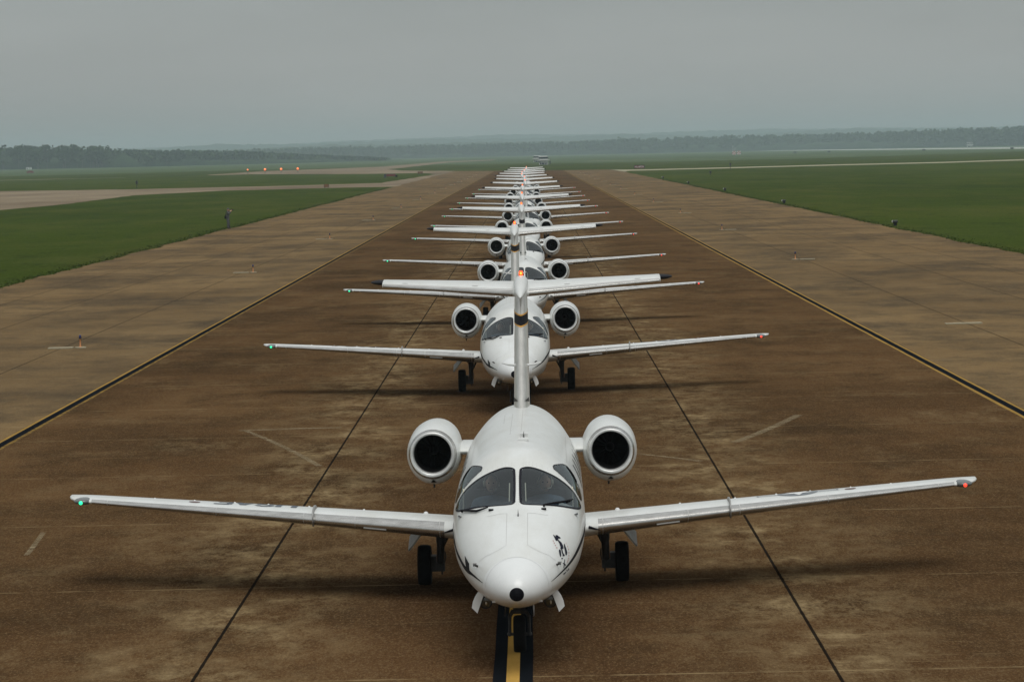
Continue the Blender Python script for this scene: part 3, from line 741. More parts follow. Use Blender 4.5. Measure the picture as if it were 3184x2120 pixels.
for s in (-1, 1):
    b = MB()
    inn = [x for x in XS if x <= 1.06]
    strip_mesh(b, s, inn, full)
    xs2 = [x for x in XS if x >= 1.06]
    strip_mesh(b, s, xs2, aft_top); strip_mesh(b, s, xs2, aft_bot)
    # rounded tip cap
    R_ = []
    for k in range(7):
        a = PI/2*k/6; x = 6.25+.40*math.sin(a); sc = math.cos(a)*.93+.07 if k else 1.0
        c = wing_c(6.25); ring = []
        for f, tp in full:
            q = wing_pt(s, 6.25, f, tp); mid = wing_pt(s, 6.25, .62, True); 
            yq = c['yle']+c['ch']*.78+(q.y-(c['yle']+c['ch']*.78))*(math.cos(a)**.8*.92+.08 if k else 1); zq = 1.255+(q.z-1.255)*(math.cos(a)**.9 if k<6 else .05)+.035*k/6
            ring.append(Vector((s*x, yq+.05*k/6, zq)))
        R_.append(ring)
    b.rings(R_, 0, False, False, False)
    wg = merge(b.build('wing', [M['white']], JET))
    b = MB(); strip_mesh(b, s, [x for x in XS if x >= 1.06], lechain, 0, .0015); merge(b.build('leading_edge', M['metal'], wg))
    for x in (1.12, 2.32, 3.06, 4.35, 6.0):
        b = MB(); strip_mesh(b, s, [x, x+.010], lechain, 0, .0035); b.build('leading_edge_joint', M['greyline'], wg)
    # fence
    b = MB(); x = 2.93; c = wing_c(x)
    pro = [(.42,True),(.3,True),(.2,True),(.1,True),(.05,True),(.02,True),(0,True),(.02,False),(.05,False),(.09,False)]
    hh = [.0,.05,.07,.075,.07,.06,.05,.045,.035,0]
    for dx in (0,):
        inner = [wing_pt(s, x, f, tp) for f, tp in pro]; outer = []
        for (f, tp), h, q in zip(pro, hh, inner):
            d = Vector((0,-.6 if f < .04 else -.15, (1 if tp else -1)*(1 if f > .01 else .2))).normalized(); outer.append(q+d*h)
        R_ = [[p+Vector((-.009,0,0)) for p in inner], [p+Vector((-.009,0,0)) for p in outer], [p+Vector((.009,0,0)) for p in outer], [p+Vector((.009,0,0)) for p in inner]]
        b.rings(R_, 0, False, False, False)
    b.build('wing_fence', M['rim'], wg)
    # root stall strip, landing strip light
    b = MB(); q0, q1 = wing_pt(s, .93, .004, True), wing_pt(s, 1.09, .006, False)
    b.tube([q0+Vector((0,-.012,.0)), q1+Vector((0,-.012,.0))], [.022,.004], 0, 5); b.build('stall_strip', M['seal'], wg)
    b = MB(); q0, q1 = wing_pt(s, 1.88, .022, False), wing_pt(s, 2.20, .022, False)
    b.tube([q0+Vector((0,-.012,0)), q1+Vector((0,-.012,0))], .010, 0, 6); b.build('leading_edge_strip', M['white_trim'], wg)
    # fuel cap
    b = MB(); c = wing_c(4.72); b.rings([[wing_pt(s, 4.72+.085*math.cos(a)*k, .30+.085*math.sin(a)*k/c['ch'], True, .004) for a in [2*PI*j/20 for j in range(20)]] for k in (.02, 1)], 0, False, False); b.build('fuel_cap', M['cap'], wg)
    for x in (1.35,2.25,3.05,3.65,4.15,4.75,5.35):
        b = MB(); c = wing_c(x); p = wing_pt(s, x, .48 if x > 1.5 else .4, True); b.sphere(p, .017 if x > 1.5 else .035, 0, 10, 6, (1,1.6,.9)); b.build('top_fastener', M['white_trim'], wg)
    # marking
    b = MB()
    if s < 0:
        # word reads from the rear: U near the root, F towards the tip; letter tops forward
        for ch_, xx in zip('USAF', (3.25,3.57,3.88,4.20)):
            glyph(s, LET[ch_], xx, .26, .38, .50, .085, b)
        b.build('lettering', M['text'], wg)
    else:
        X0, r = 3.95, .30; cc = wing_c(X0); f0 = .36
        def WP(u, v_, o): 
            X = X0+u; return wing_pt(s, X, f0+v_/wing_c(X)['ch'], True, o)
        b.rings([[WP(r*k*math.cos(a), r*k*math.sin(a), .004) for a in [2*PI*j/32 for j in range(32)]] for k in (.02,.5,1)], 0, False, False)
        for sg in (-1, 1):
            for a0, a1, c0, c1 in ((r, 2*r, -.085, -.055), (r, 2*r, .055, .085)):
                b.add([WP(sg*a0,c0,.004), WP(sg*a1,c0,.004), WP(sg*a1,c1,.004), WP(sg*a0,c1,.004)], [(0,1,2,3)], 0, False)
            b.add([WP(sg*1.9*r,-.085,.004), WP(sg*2*r,-.085,.004), WP(sg*2*r,.085,.004), WP(sg*1.9*r,.085,.004)], [(0,1,2,3)], 0, False)
        b.build('roundel', M['textgrey'], wg)
        b = MB(); st = []
        for k in range(10):
            rr = r*(.95 if k % 2 == 0 else .38); a = -PI/2+PI*k/5; st.append(WP(rr*math.cos(a), rr*math.sin(a), .008))
        b.add(st+[WP(0,0,.008)], [(i, (i+1) % 10, 10) for i in range(10)], 0, False); b.build('roundel_star', M['white_trim'], wg)
    # tip lens and lamp
    b = MB(); p0 = wing_pt(s, 6.27, .0, True)
    b.sphere((s*6.38, p0.y+.15, p0.z+.005), .12, 0, 14, 8, (1.25,1.6,.46)); b.build('tip_lens', M['lens'], wg)
    b = MB(); b.sphere((s*6.40, p0.y-.03, p0.z-.002), .028, 0, 12, 8); b.build('navigation_light', M['green_glow'] if s < 0 else M['red_glow'], wg)

# ---------------- engines
for s in (-1, 1):
    cx = s*1.30
    prof = [(8.56,.352,.362,1.812),(8.75,.385,.405,1.795),(9.1,.402,.448,1.766),(9.8,.41,.452,1.76),(10.5,.37,.39,1.775),(11.1,.29,.30,1.79),(11.4,.245,.25,1.80)]
    def ring(y, rx, rz, zc, n=40): return [Vector((cx+rx*math.cos(a), y, zc+rz*math.sin(a)*(1 if math.sin(a) > 0 else 1.02))) for a in [2*PI*k/n for k in range(n)]]
    b = MB(); b.rings([ring(*p) for p in prof], 0, False, False); ng = recalc(b.build('engine_nacelle', M['white'], JET))
    lipo = [(8.545,.349,.358,1.813),(8.50,.344,.352,1.816),(8.455,.335,.341,1.819),(8.42,.322,.326,1.822)]
    b = MB(); b.rings([ring(*p) for p in lipo], 0, False, False); recalc(b.build('outer_lip_ring', M['metal'], ng))
    lip = [(8.42,.322,.326,1.822),(8.40,.305,.308,1.825),(8.405,.290,.292,1.827),(8.43,.278,.280,1.828),(8.50,.272,.274,1.828)]
    b = MB(); b.rings([ring(*p) for p in lip], 0, False, False); recalc(b.build('intake_lip', M['polish'], ng))
    b = MB(); b.rings([ring(8.56,.350,.360,1.812), ring(8.545,.346,.354,1.813)], 0, False, False); b.build('lip_seam', M['seal'], ng)
    duct = [(8.50,.272,.274,1.828),(8.75,.262,.264,1.826),(9.15,.262,.262,1.82)]
    b = MB(); b.rings([ring(*p) for p in duct], 0, False, True)
    b.build('intake_duct', M['duct'], ng)
    b = MB()
    for k in range(18):
        a = 2*PI*k/18; ca, sa = math.cos(a), math.sin(a); cb, sb = math.cos(a+.22), math.sin(a+.22)
        b.add([(cx+.06*ca,9.05,1.822+.06*sa),(cx+.255*ca,9.02,1.822+.255*sa),(cx+.255*cb,9.10,1.822+.255*sb),(cx+.06*cb,9.10,1.822+.06*sb)], [(0,1,2,3)], 0, False)
    b.build('fan', M['duct'], ng)
    b = MB(); b.revolve([(8.86,.004),(8.90,.03),(8.97,.055),(9.06,.07)], (cx,0,1.822), 'y', 0, 18); b.build('spinner', M['spinner'], ng)
    b = MB(); b.revolve([(11.38,.235),(11.52,.20),(11.45,.17),(11.2,.16)], (cx,0,1.80), 'y', 0, 24); b.build('exhaust_nozzle', M['metal'], ng)
    # pylon
    b = MB(); R_ = []
    for x in (.70,.86,.925): R_.append([Vector((s*x, 8.95+1.8*f, 1.80+(1 if tp else -1)*naca(f,.085)*1.8*1.0)) for f, tp in [(f, True) for f in reversed(FS)]+[(f, False) for f in FS[1:-1]]])
    b.rings(R_, 0, False, False); recalc(b.build('pylon', M['white'], ng))
    b = MB(); R_ = []
    for x in (.91,.922): R_.append([Vector((s*x, 8.93+1.83*f, 1.80+(1 if tp else -1)*(naca(f,.088)*1.83+.003))) for f, tp in [(f, True) for f in reversed(FS)]+[(f, False) for f in FS[1:-1]]])
    b.rings(R_, 0, False, False); b.build('pylon_seam', M['seal'], ng)
    # black arrow mark and drain mast
    b = MB()
    yk = 8.80; zc = 1.79
    def np_(u, y):  # on nacelle bottom, angle offset u
        a = -PI/2+u; i = 0
        while i < len(prof)-2 and y > prof[i+1][0]: i += 1
        t = (y-prof[i][0])/(prof[i+1][0]-prof[i][0]); rx = prof[i][1]+(prof[i+1][1]-prof[i][1])*t; rz = prof[i][2]+(prof[i+1][2]-prof[i][2])*t; z0 = prof[i][3]+(prof[i+1][3]-prof[i][3])*t
        return Vector((cx+(rx+.006)*math.cos(a), y, z0+(rz*1.02+.006)*math.sin(a)))
    b.add([np_(-.02,8.57), np_(-.11,8.76), np_(0,8.76), np_(.11,8.76), np_(.02,8.57)], [(0,1,2),(2,3,4),(0,2,4)], 0, False); b.build('arrow_mark', M['black'], ng)
    b = MB(); b.tube([(cx+s*.0-.02, 9.35, 1.31), (cx+s*.0-.02, 9.36, 1.235)], .016, 0, 6); b.build('drain_mast', M['strut'], ng)

# ---------------- fin, bullet, tailplane
def fin_ring(z, off=0, fr=None):
    k = (z-2.2)/(4.0-2.2); yle = 9.35+2.75*k; te = 13.15+.75*k; ch = te-yle; th = .245-.045*k
    o_ = []
    for f, tp in fr: o_.append(Vector(((1 if tp else -1)*(naca(f, 1)/.5002*th/2+off), yle+f*ch-(off if f < .01 else 0), z)))
    return o_
fchain = [(f, True) for f in reversed(FS)]+[(f, False) for f in FS[1:]]
b = MB(); zs = [2.0,2.2,2.5,2.8,3.1,3.4,3.7,4.0]
aft = [(f, True) for f in FS[::-1] if f >= .08]; 
b.rings([fin_ring(z, 0, aft) for z in zs], 0, False, False, False); b.rings([fin_ring(z, 0, [(f, False) for f, _ in aft]) for z in zs], 0, False, False, False)
FIN = b.build('tail_fin', M['white'], JET)
b = MB(); lc = [(f, True) for f in (.08,.055,.035,.02,.01,.003,0)]+[(f, False) for f in (.003,.01,.02,.035,.055,.08)]
b.rings([fin_ring(z, .001, lc) for z in zs], 0, False, False, False); b.build('fin_leading_edge', M['finmetal'], FIN)
def band(z0, z1, m, name, off, slope=.085):
    # v-shaped band wrapped round the leading edge
    R_ = []
    ch = [(f, True) for f in (.45,.35,.27,.2,.15,.11,.08,.055,.035,.02,.01,.003,0)]+[(f, False) for f in (.003,.01,.02,.035,.055,.08,.11,.15,.2,.27,.35,.45)]
    for t in (0, .5, 1):
        z = z0+(z1-z0)*t; ring = []
        for f, tp in ch:
            zz_ = z+slope*(min(f, .45))**.5*.9; ring.append(fin_ring(zz_, off, [(f, tp)])[0])
        R_.append(ring)
    b = MB(); b.rings(R_, 0, False, False, False); return b.build(name, m, FIN)
band(3.50,3.64, M['black'], 'fin_band', .004); 
BY = [band(3.478,3.50, M['yellow'], 'fin_band_edge', .005), band(3.64,3.662, M['yellow'], 'fin_band_edge', .005)]
for s in (-1, 1):
    b = MB(); b.tube([(s*.085,10.75,2.93),(s*.20,10.85,2.935),(s*.30,11.0,2.95)], [.022,.016,.010], 0, 8); b.build('fin_aerial', M['white_trim'], FIN)
    b = MB(); b.add([(s*.055,9.80,2.46),(s*.118,10.05,2.43),(s*.112,10.05,2.50)], [(0,1,2)], 0, False); 
    b.build('air_scoop', M['strut'], FIN)
b = MB(); R_ = []
for y, wx, wz, zc in ((11.15,.006,.006,3.94),(11.3,.035,.03,3.955),(11.6,.07,.06,3.99),(12.0,.098,.085,4.03),(12.4,.112,.105,4.07),(12.9,.118,.115,4.09),(13.4,.11,.112,4.09),(13.9,.085,.09,4.09),(14.4,.05,.055,4.09),(14.7,.012,.014,4.09)):
    R_.append([Vector((wx*math.cos(a), y, zc+wz*math.sin(a))) for a in [2*PI*k/24 for k in range(24)]])
b.rings(R_); recalc(b.build('bullet_fairing', M['white'], JET))
b = MB(); b.revolve([(4.195,.034),(4.21,.036),(4.262,.033),(4.278,.020),(4.281,.002)], (0,13.25,0), 'z', 0, 14); BC = b.build('beacon', M['beacon_glow'], JET)
b = MB(); b.sphere((0,13.205,4.237), .022, 0, 10, 6, (.8,1,1)); b.build('beacon_lamp', M['beacon_core'], BC)
b = MB(); b.revolve([(4.17,.048),(4.20,.048),(4.20,.04)], (0,13.25,0), 'z', 0, 14); b.build('beacon_base', M['rim'], BC)
def tp_pt(s, x, f, top, off=0):
    k = x/2.27; yle = 12.70+.95*k; ch = 1.50-.72*k; z = 3.925+.130*k+f*ch*.095; return Vector((s*x, yle+f*ch, z+(1 if top else -1)*(naca(f, .12)*ch+off)))
for s in (-1, 1):
    xs3 = [.02,.5,1,1.5,2,2.27]
    b = MB(); ch = [(f, True) for f in reversed(FS)]+[(f, False) for f in FS[1:-1]]
    b.rings([[tp_pt(s, x, f, t) for f, t in ch] for x in xs3], 0, False, True); tpn = recalc(b.build('tailplane', M['white'], JET))
    b = MB(); lc2 = [(f, True) for f in (.035,.02,.01,.003,0)]+[(f, False) for f in (.003,.01,.02,.035,.055,.08)]
    b.rings([[tp_pt(s, x, f, t, .002) for f, t in lc2] for x in [.13,1,2,2.26]], 0, False, False, False); b.build('tailplane_leading_edge', M['metal'], tpn)
    b = MB(); 
    b.rings([[tp_pt(s, x, f, True, .003) for f in (.052,.062)] for x in (.13,1,2,2.24)], 0, False, False, False)
    for x in (.7, 1.85): b.add([tp_pt(s, x, .12, True, .004), tp_pt(s, x+.09, .12, True, .004), tp_pt(s, x+.09, .15, True, .004), tp_pt(s, x, .15, True, .004)], [(0,1,2,3)], 0, False)
    b.rings([[tp_pt(s, x, f, True, .003) for f in (.06,.95)] for x in (2.215,2.23)], 0, False, False, False)
    b.build('tailplane_seam', M['greyline'], tpn)
    # black balance horn
    b = MB(); R_ = []
    for x, y0, y1, th in ((2.272,13.62,14.42,.042),(2.34,13.68,14.38,.040),(2.41,13.80,14.34,.030),(2.46,13.96,14.28,.017),(2.48,14.06,14.22,.004)):
        R_.append([Vector((s*x, (y0+y1)/2+(y1-y0)/2*math.cos(a), 4.10+th*math.sin(a))) for a in [2*PI*k/16 for k in range(16)]])
    b.rings(R_); recalc(b.build('balance_horn', M['black'], tpn))

# ---------------- landing gear
def tyre(name, c, r, wd, parent):
    b = MB(); pr = []
    for k in range(13):
        a = -PI/2+PI*k/12; pr.append((wd/2*math.copysign(abs(math.sin(a))**.7, math.sin(a)), r-.055+.055*math.cos(a)**.6 if abs(a) < PI/2-.01 else r-.055))
    pr = [(-wd/2*.92, r*.55)]+pr+[(wd/2*.92, r*.55)]
    b.revolve(pr, c, 'x', 0, 36); t = b.build(name, M['rubber'], parent)
    b = MB()
    for sx in (-1, 1): b.revolve([(sx*wd*.42, r*.56),(sx*wd*.38, r*.35),(sx*wd*.45, .05),(sx*wd*.45,.002)], c, 'x', 0, 24)
    b.build('wheel_rim', M['rim'], parent); return t
for s in (-1, 1):
    b = MB()
    b.tube([(s*1.17,7.72,.98),(s*1.18,7.74,.62)], [.085,.065], 0, 12)
    b.tube([(s*1.18,7.74,.66),(s*1.19,7.78,.28)], [.058,.052], 0, 12)
    b.tube([(s*1.18,7.66,.62),(s*1.18,7.64,.48),(s*1.19,7.70,.33)], .022, 0, 8)
    b.box((s*1.20,7.80,.27), (.14,.20,.12)); b.tube([(s*1.19,7.81,.29),(s*1.42,7.81,.29)], .035, 0, 10)
    b.tube([(s*1.16,7.74,.55),(s*.98,7.9,.90)], .024, 0, 8); b.tube([(s*1.20,7.74,.74),(s*1.38,7.72,.88)], .022, 0, 8)
    b.add([(s*1.02,7.70,.93),(s*1.10,7.70,.70),(s*1.10,7.78,.70),(s*1.02,7.78,.93)], [(0,1,2,3)], 0, False)
    b.tube([(s*1.12,7.69,.50),(s*1.11,7.68,.42),(s*1.13,7.69,.34)], .010, 0, 6)
    b.tube([(s*1.17,7.76,.24),(s*1.17,7.74,.16)], .014, 0, 6)
    b.box((s*1.30,7.80,.32), (.10,.22,.22))
    gr = b.build('main_landing_gear', M['strut'], JET)
    tyre('tyre', (s*1.42,7.81,.292), .292, .195, gr)
    b = MB(); q = [Vector((s*1.39,7.35,.86)), Vector((s*1.39,8.10,.93)), Vector((s*1.63,8.02,.68)), Vector((s*1.63,7.50,.545)), Vector((s*1.59,7.38,.60))]
    nn_ = (q[1]-q[0]).cross(q[2]-q[0]).normalized()*.012
    b.rings([[p-nn_ for p in q], [p+nn_ for p in q]], 0, True, True, True, False); b.build('gear_door', M['door'], gr)
b = MB()
b.tube([(.0,2.05,.95),(0,2.0,.56)], [.06,.052], 0, 12); b.tube([(0,1.96,.60),(0,1.95,.50)], .075, 0, 12)
for s in (-1, 1):
    b.tube([(0,1.90,.525),(s*.085,1.91,.52),(s*.118,1.93,.46),(s*.120,1.945,.34),(s*.120,1.95,.235)], [.03,.03,.024,.020,.022], 0, 8)
    b.sphere((s*.125,1.95,.235), .03, 0, 8, 6)
b.tube([(-.13,1.95,.235),(.13,1.95,.235)], .02, 0, 8)
b.tube([(0,2.1,.78),(0,2.7,.66)], .022, 0, 8)
NG = b.build('nose_landing_gear', M['strut'], JET)
tyre('tyre', (0,1.95,.235), .235, .155, NG)
for s in (-1, 1):
    b = MB(); b.add([(s*.16,1.7,.67),(s*.16,2.6,.62),(s*.175,2.6,.45),(s*.175,1.72,.48)], [(0,1,2,3)], 0, False); b.add([(s*.17,1.7,.67),(s*.17,2.6,.62),(s*.185,2.6,.45),(s*.185,1.72,.48)], [(0,1,2,3)], 0, False)
    b.build('nose_gear_door', M['door'], NG)
for s in (-1, 1):
    outr = [(.43,.955),(.48,.90),(.52,.84),(.548,.775),(.562,.705)]; inn_ = [(.380,.925),(.412,.865),(.438,.80),(.464,.725),(.494,.640)]
    b = MB(); y0 = 1.10
    for d in (0, .02):
        pass
    A1 = [Vector((s*x, y0, z)) for x, z in outr]; B1 = [Vector((s*x, y0-.03, z)) for x, z in inn_]
    A2 = [p+Vector((0,.018,0)) for p in A1]; B2 = [p+Vector((0,.018,0)) for p in B1]
    b.rings([[B1[i], A1[i], A2[i], B2[i]] for i in range(5)], 0, True, True, True, False); recalc(b.build('landing_light_door', M['white_trim'], JET))
    b = MB(); b.revolve([(1.17,.068),(1.155,.071),(1.16,.077),(1.24,.077),(1.30,.05),(1.32,.002)], (s*.392,0,.757), 'y', 0, 20); b.tube([(s*.392,1.25,.80),(s*.392,1.28,.90)], .02, 0, 6)
    ll = b.build('landing_light', M['seal'], JET)
    b = MB(); b.revolve([(1.164,.003),(1.164,.045),(1.17,.068)], (s*.392,0,.757), 'y', 0, 20); b.build('lamp_lens', M['lampglass'], ll)
    b = MB(); b.sphere((s*.392+.004,1.157,.747), .016, 0, 8, 6, (.7,.6,1.5)); b.build('lamp_reflector', M['lampcore'], ll)
# small white lower probes under the chin
for s in (-1, 1):
    q = front_param(s*.27, .885); b = MB(); b.box(fus_pt(*q)+fus_nrm(*q)*.006, (.05,.02,.016)); b.build('chin_probe', M['white_trim'], FUS)

# -------- emblem of the first airplane only
EMB = dict(
 hat=[(.438,1.51),(.448,1.506),(.478,1.476),(.466,1.494),(.469,1.5),(.488,1.495),(.507,1.479),(.526,1.464),(.528,1.455),(.518,1.457),(.499,1.464),(.499,1.449),(.482,1.447),(.47,1.455),(.459,1.474)],
 body=[(.499,1.454),(.538,1.416),(.556,1.382),(.56,1.356),(.546,1.354),(.52,1.366),(.525,1.381),(.514,1.413),(.496,1.445)],
 legl=[(.508,1.364),(.522,1.358),(.528,1.338),(.53,1.301),(.522,1.287),(.511,1.315),(.503,1.35)],
 legm=[(.532,1.362),(.546,1.352),(.552,1.322),(.563,1.3),(.573,1.289),(.57,1.278),(.544,1.29),(.549,1.301),(.538,1.327)],
 legr=[(.567,1.396),(.576,1.39),(.594,1.34),(.605,1.302),(.601,1.281),(.589,1.278),(.582,1.292),(.579,1.324),(.568,1.364)],
 foot=[(.529,1.274),(.543,1.274),(.553,1.264),(.538,1.261)], cross1=[(.569,1.248),(.576,1.241),(.562,1.159),(.554,1.165)],
 cross2=[(.546,1.221),(.556,1.217),(.584,1.185),(.581,1.174)],
 w1=[(.546,1.103),(.558,1.105),(.582,1.109),(.584,1.099),(.557,1.089)], w2=[(.59,1.127),(.602,1.116),(.601,1.098),(.592,1.106)], w3=[(.609,1.129),(.621,1.122),(.621,1.099),(.612,1.105)])
DSH = [[(.43,1.466),(.439,1.462),(.446,1.454),(.439,1.454)],[(.441,1.445),(.453,1.439),(.456,1.432),(.448,1.434)],[(.455,1.423),(.466,1.415),(.471,1.406),(.461,1.412)],[(.471,1.397),(.482,1.391),(.487,1.381),(.477,1.385)],
 [(.589,1.4),(.596,1.39),(.599,1.38),(.593,1.387)],[(.607,1.364),(.614,1.358),(.617,1.346),(.611,1.35)],[(.618,1.331),(.625,1.326),(.627,1.314),(.62,1.318)],[(.622,1.297),(.629,1.292),(.629,1.28),(.623,1.283)],
 [(.62,1.268),(.628,1.263),(.627,1.252),(.621,1.254)],[(.616,1.243),(.622,1.238),(.621,1.228),(.615,1.231)],[(.609,1.226),(.617,1.221),(.615,1.211),(.609,1.214)],[(.6,1.214),(.606,1.209),(.606,1.199),(.6,1.202)]]

# ---------------- place the line of twelve
XA, YN = .064, 35.9425610-1.95
#      nose y, x at wing, x at tail
ROW = [(YN, .118, .11, .064), (76.63-8.55, -.13, -.13, None), (107.44-8.55, .02, -.03, None), (136.94-8.55, -.01, -.09, None), (171.94-8.55, -.07, -.14, None), (201.65-8.55, .06, -.03, None),
       (232.07-8.55, -.09, -.11, None), (261.17-8.55, -.27, -.42, None), (292.45-8.55, -.36, -.46, None), (323.34-8.55, -.24, -.28, None), (356.0-8.55, -.13, -.12, None), (396.8-8.55, -.12, -.11, None)]
ORD = ['first', 'second', 'third', 'fourth', 'fifth', 'sixth', 'seventh', 'eighth', 'ninth', 'tenth', 'eleventh', 'twelfth', 'thirteenth']
JETS = []
for i, (yn, xw, xt, xn) in enumerate(ROW):
    o = JET if i == 0 else copy_tree(JET)
    hd = -math.atan2(xt-xw, 5.6) if i else -.006
    o.rotation_euler.z = hd; o.location = (xw+math.sin(hd)*8.5 if i else XA, yn, 0)
    o['group'] = 'white twin-engine jets lined up along the taxiway'; o['category'] = 'airplane'
    if i == 0: o['label'] = 'white twin-engine jet nearest the camera, dark squadron emblem on its nose'
    elif i == 11: o['label'] = 'farthest white jet, at the far end of the taxiing line, only its tail showing'
    elif i == 10: o['label'] = 'white jet second from the far end of the line, mostly hidden behind others'
    elif i == 1: o['label'] = 'second white jet from the front, its nose partly behind the first tail fin'
    else: o['label'] = f'{ORD[i]} white jet from the front, directly behind the {ORD[i-1]} on the taxiway'
    JETS.append(o)
# yellow-edged fin bands only on the first two; emblem on the first only
def walk(o):
    yield o
    for c in o.children: yield from walk(c)
for i, j in enumerate(JETS):
    if i >= 2:
        for c in [c for c in walk(j) if c.name.startswith('fin_band_edge')]: bpy.data.objects.remove(c)
b = MB(); 
for P in EMB.values(): v, f = fill_poly(P, lambda x, z: front_param(x, z), .0045, '', None, None); b.add(v, f, 0)
for P in DSH: v, f = fill_poly(P, lambda x, z: front_param(x, z), .0045, '', None, None); b.add(v, f, 1)
b.build('squadron_emblem', [M['emblem'], M['red_dash']], FUS)

# ================================================================== PEOPLE
def skin_mesh(verts, edges, radii, root=0, sub_=1):
    me = bpy.data.meshes.new('tmp'); me.from_pydata(verts, edges, []); o = bpy.data.objects.new('tmp', me); COL.objects.link(o)
    sm = o.modifiers.new('s', 'SKIN'); sm.use_smooth_shade = True
    if sub_: ss = o.modifiers.new('u', 'SUBSURF'); ss.levels = sub_; ss.render_levels = sub_
    for i, r in enumerate(radii):
        v = me.skin_vertices[0].data[i]; v.radius = r if isinstance(r, tuple) else (r, r); v.use_root = (i == root)
    bpy.context.view_layer.update(); dg = bpy.context.evaluated_depsgraph_get(); m2 = bpy.data.meshes.new_from_object(o.evaluated_get(dg))
    bpy.data.objects.remove(o); return m2
def head(b, c, m=0, sc=1.0, face=Vector((0,-1,0))):
    """egg shaped head with nose, brow, ears; face looks along face"""
    f = face.normalized(); r = Vector((-f.y, f.x, 0)); u = Vector((0,0,1))
    R_ = []; n = 20; k = 14
    for i in range(k+1):
        a = PI*i/k; z = math.cos(a); rr = math.sin(a)
        ring = []
        for j in range(n):
            t = 2*PI*j/n; ff = math.cos(t); sd_ = math.sin(t)
            wdt = .078*(1-.18*max(0, -z)); dp = .098*(1-.10*max(0, -z))
            px = rr*sd_*wdt; py = rr*ff*dp; pz = z*.118
            if ff > .85 and -.35 < z < .05: py += .020*(1-abs(z+.15)/.25)*(ff-.85)/.15   # nose
            if ff > .5 and .05 < z < .30: py -= .006                                     # eye sockets
            if ff > .5 and -1 < z < -.6: py += .012                                      # chin
            ring.append(Vector(c)+(r*px+f*py+u*pz)*sc)
        R_.append(ring)
    b.rings(R_, m, False, False)
    for s in (-1, 1):
        b.sphere(Vector(c)+(r*s*.078+u*-.005)*sc, .024*sc, m, 8, 6, (.5,.8,1.2))
def eyes_mouth(b, c, face, m, sc=1):
    f = face.normalized(); r = Vector((-f.y, f.x, 0)); u = Vector((0,0,1))
    for s in (-1, 1): b.sphere(Vector(c)+(f*.088+r*s*.030+u*.015)*sc, .010*sc, m, 8, 5)
    b.box(Vector(c)+(f*.092+u*-.060)*sc, (.04*sc,.006,.007), m)
# pilots in the front two jets
def pilot(jet, s, label, grp='pilots sitting behind windshields'):
    o = thing('person', label, 'person', group=grp); mw = jet.matrix_basis
    o.matrix_basis = mw @ Matrix.Translation((s*.35, 3.70, .95))
    V = [(0,.12,.28),(0,.14,.50),(0,.14,.70),(0,.10,.82),(-.20,.12,.70),(-.27,-.02,.48),(-.20,-.24,.42),(-.16,-.32,.42),(.20,.12,.70),(.27,-.02,.48),(.20,-.24,.42),(.16,-.32,.42),(-.10,-.25,.24),(-.12,-.62,.22),(.10,-.25,.24),(.12,-.62,.22)]
    E_ = [(0,1),(1,2),(2,3),(2,4),(4,5),(5,6),(6,7),(2,8),(8,9),(9,10),(10,11),(0,12),(12,13),(0,14),(14,15)]
    rad = [.14,.16,.17,.06,.075,.055,.042,.04,.075,.055,.042,.04,.085,.06,.085,.06]
    me = skin_mesh(V, E_, rad, 0, 1); me.materials.append(M['navy']); me.materials.append(M['skin']); me.materials.append(M['emblem'])
    bm = bmesh.new(); bm.from_mesh(me); bb = MB(); head(bb, (0,.05,.96), 1); eyes_mouth(bb, (0,.05,.96), Vector((0,-1,0)), 2)
    b0 = len(bm.verts); vs = [bm.verts.new(v) for v in bb.v]
    for f, mi_ in zip(bb.f, bb.mi):
        try: g_ = bm.faces.new([vs[i] for i in f]); g_.material_index = mi_; g_.smooth = True
        except ValueError: pass
    bm.to_mesh(me); bm.free(); bd = bpy.data.objects.new('body', me); COL.objects.link(bd); bd.parent = o
    b = MB(); 
    for k in (-1, 1): b.revolve([(k*.075,.002),(k*.075,.04),(k*.105,.038),(k*.108,.002)], (0,.05,.96), 'x', 0, 14)
    b.tube([(.09*math.sin(a), .05, .96+.13*math.cos(a)) for a in [-1.3+2.6*i/10 for i in range(11)]], .010, 0, 6)
    b.tube([(.09,.03,.93),(.07,-.04,.90),(.03,-.07,.895)], .005, 0, 5)
    b.build('headset', M['cream'], o)
    b = MB(); b.sphere((0,.07,1.0), .092, 0, 14, 8, (.92,1.06,.95)); b.build('hair', M['liner'], o)
    return o
pilot(JETS[0], -1, 'pilot in headset behind the left windshield of the nearest jet')
pilot(JETS[0], 1, 'pilot in headset behind the right windshield of the nearest jet')
pilot(JETS[1], -1, 'pilot in headset behind the left windshield of the second jet')
pilot(JETS[1], 1, 'pilot in headset behind the right windshield of the second jet')
# sheet of paper on the glareshield
b = MB(); b.add([(.50,2.86,1.70),(.64,2.90,1.672),(.70,3.07,1.675),(.54,3.08,1.73)], [(0,1,2,3)], 0, False); b.add([(.50,2.86,1.697),(.64,2.90,1.669),(.70,3.07,1.672),(.54,3.08,1.727)], [(0,1,2,3)], 0, False)
pp = b.build('paper_sheet', M['door']); tag(pp, 'white paper sheet lying behind the right windshield of the nearest jet', 'paper'); pp.matrix_basis = JETS[0].matrix_basis.copy()

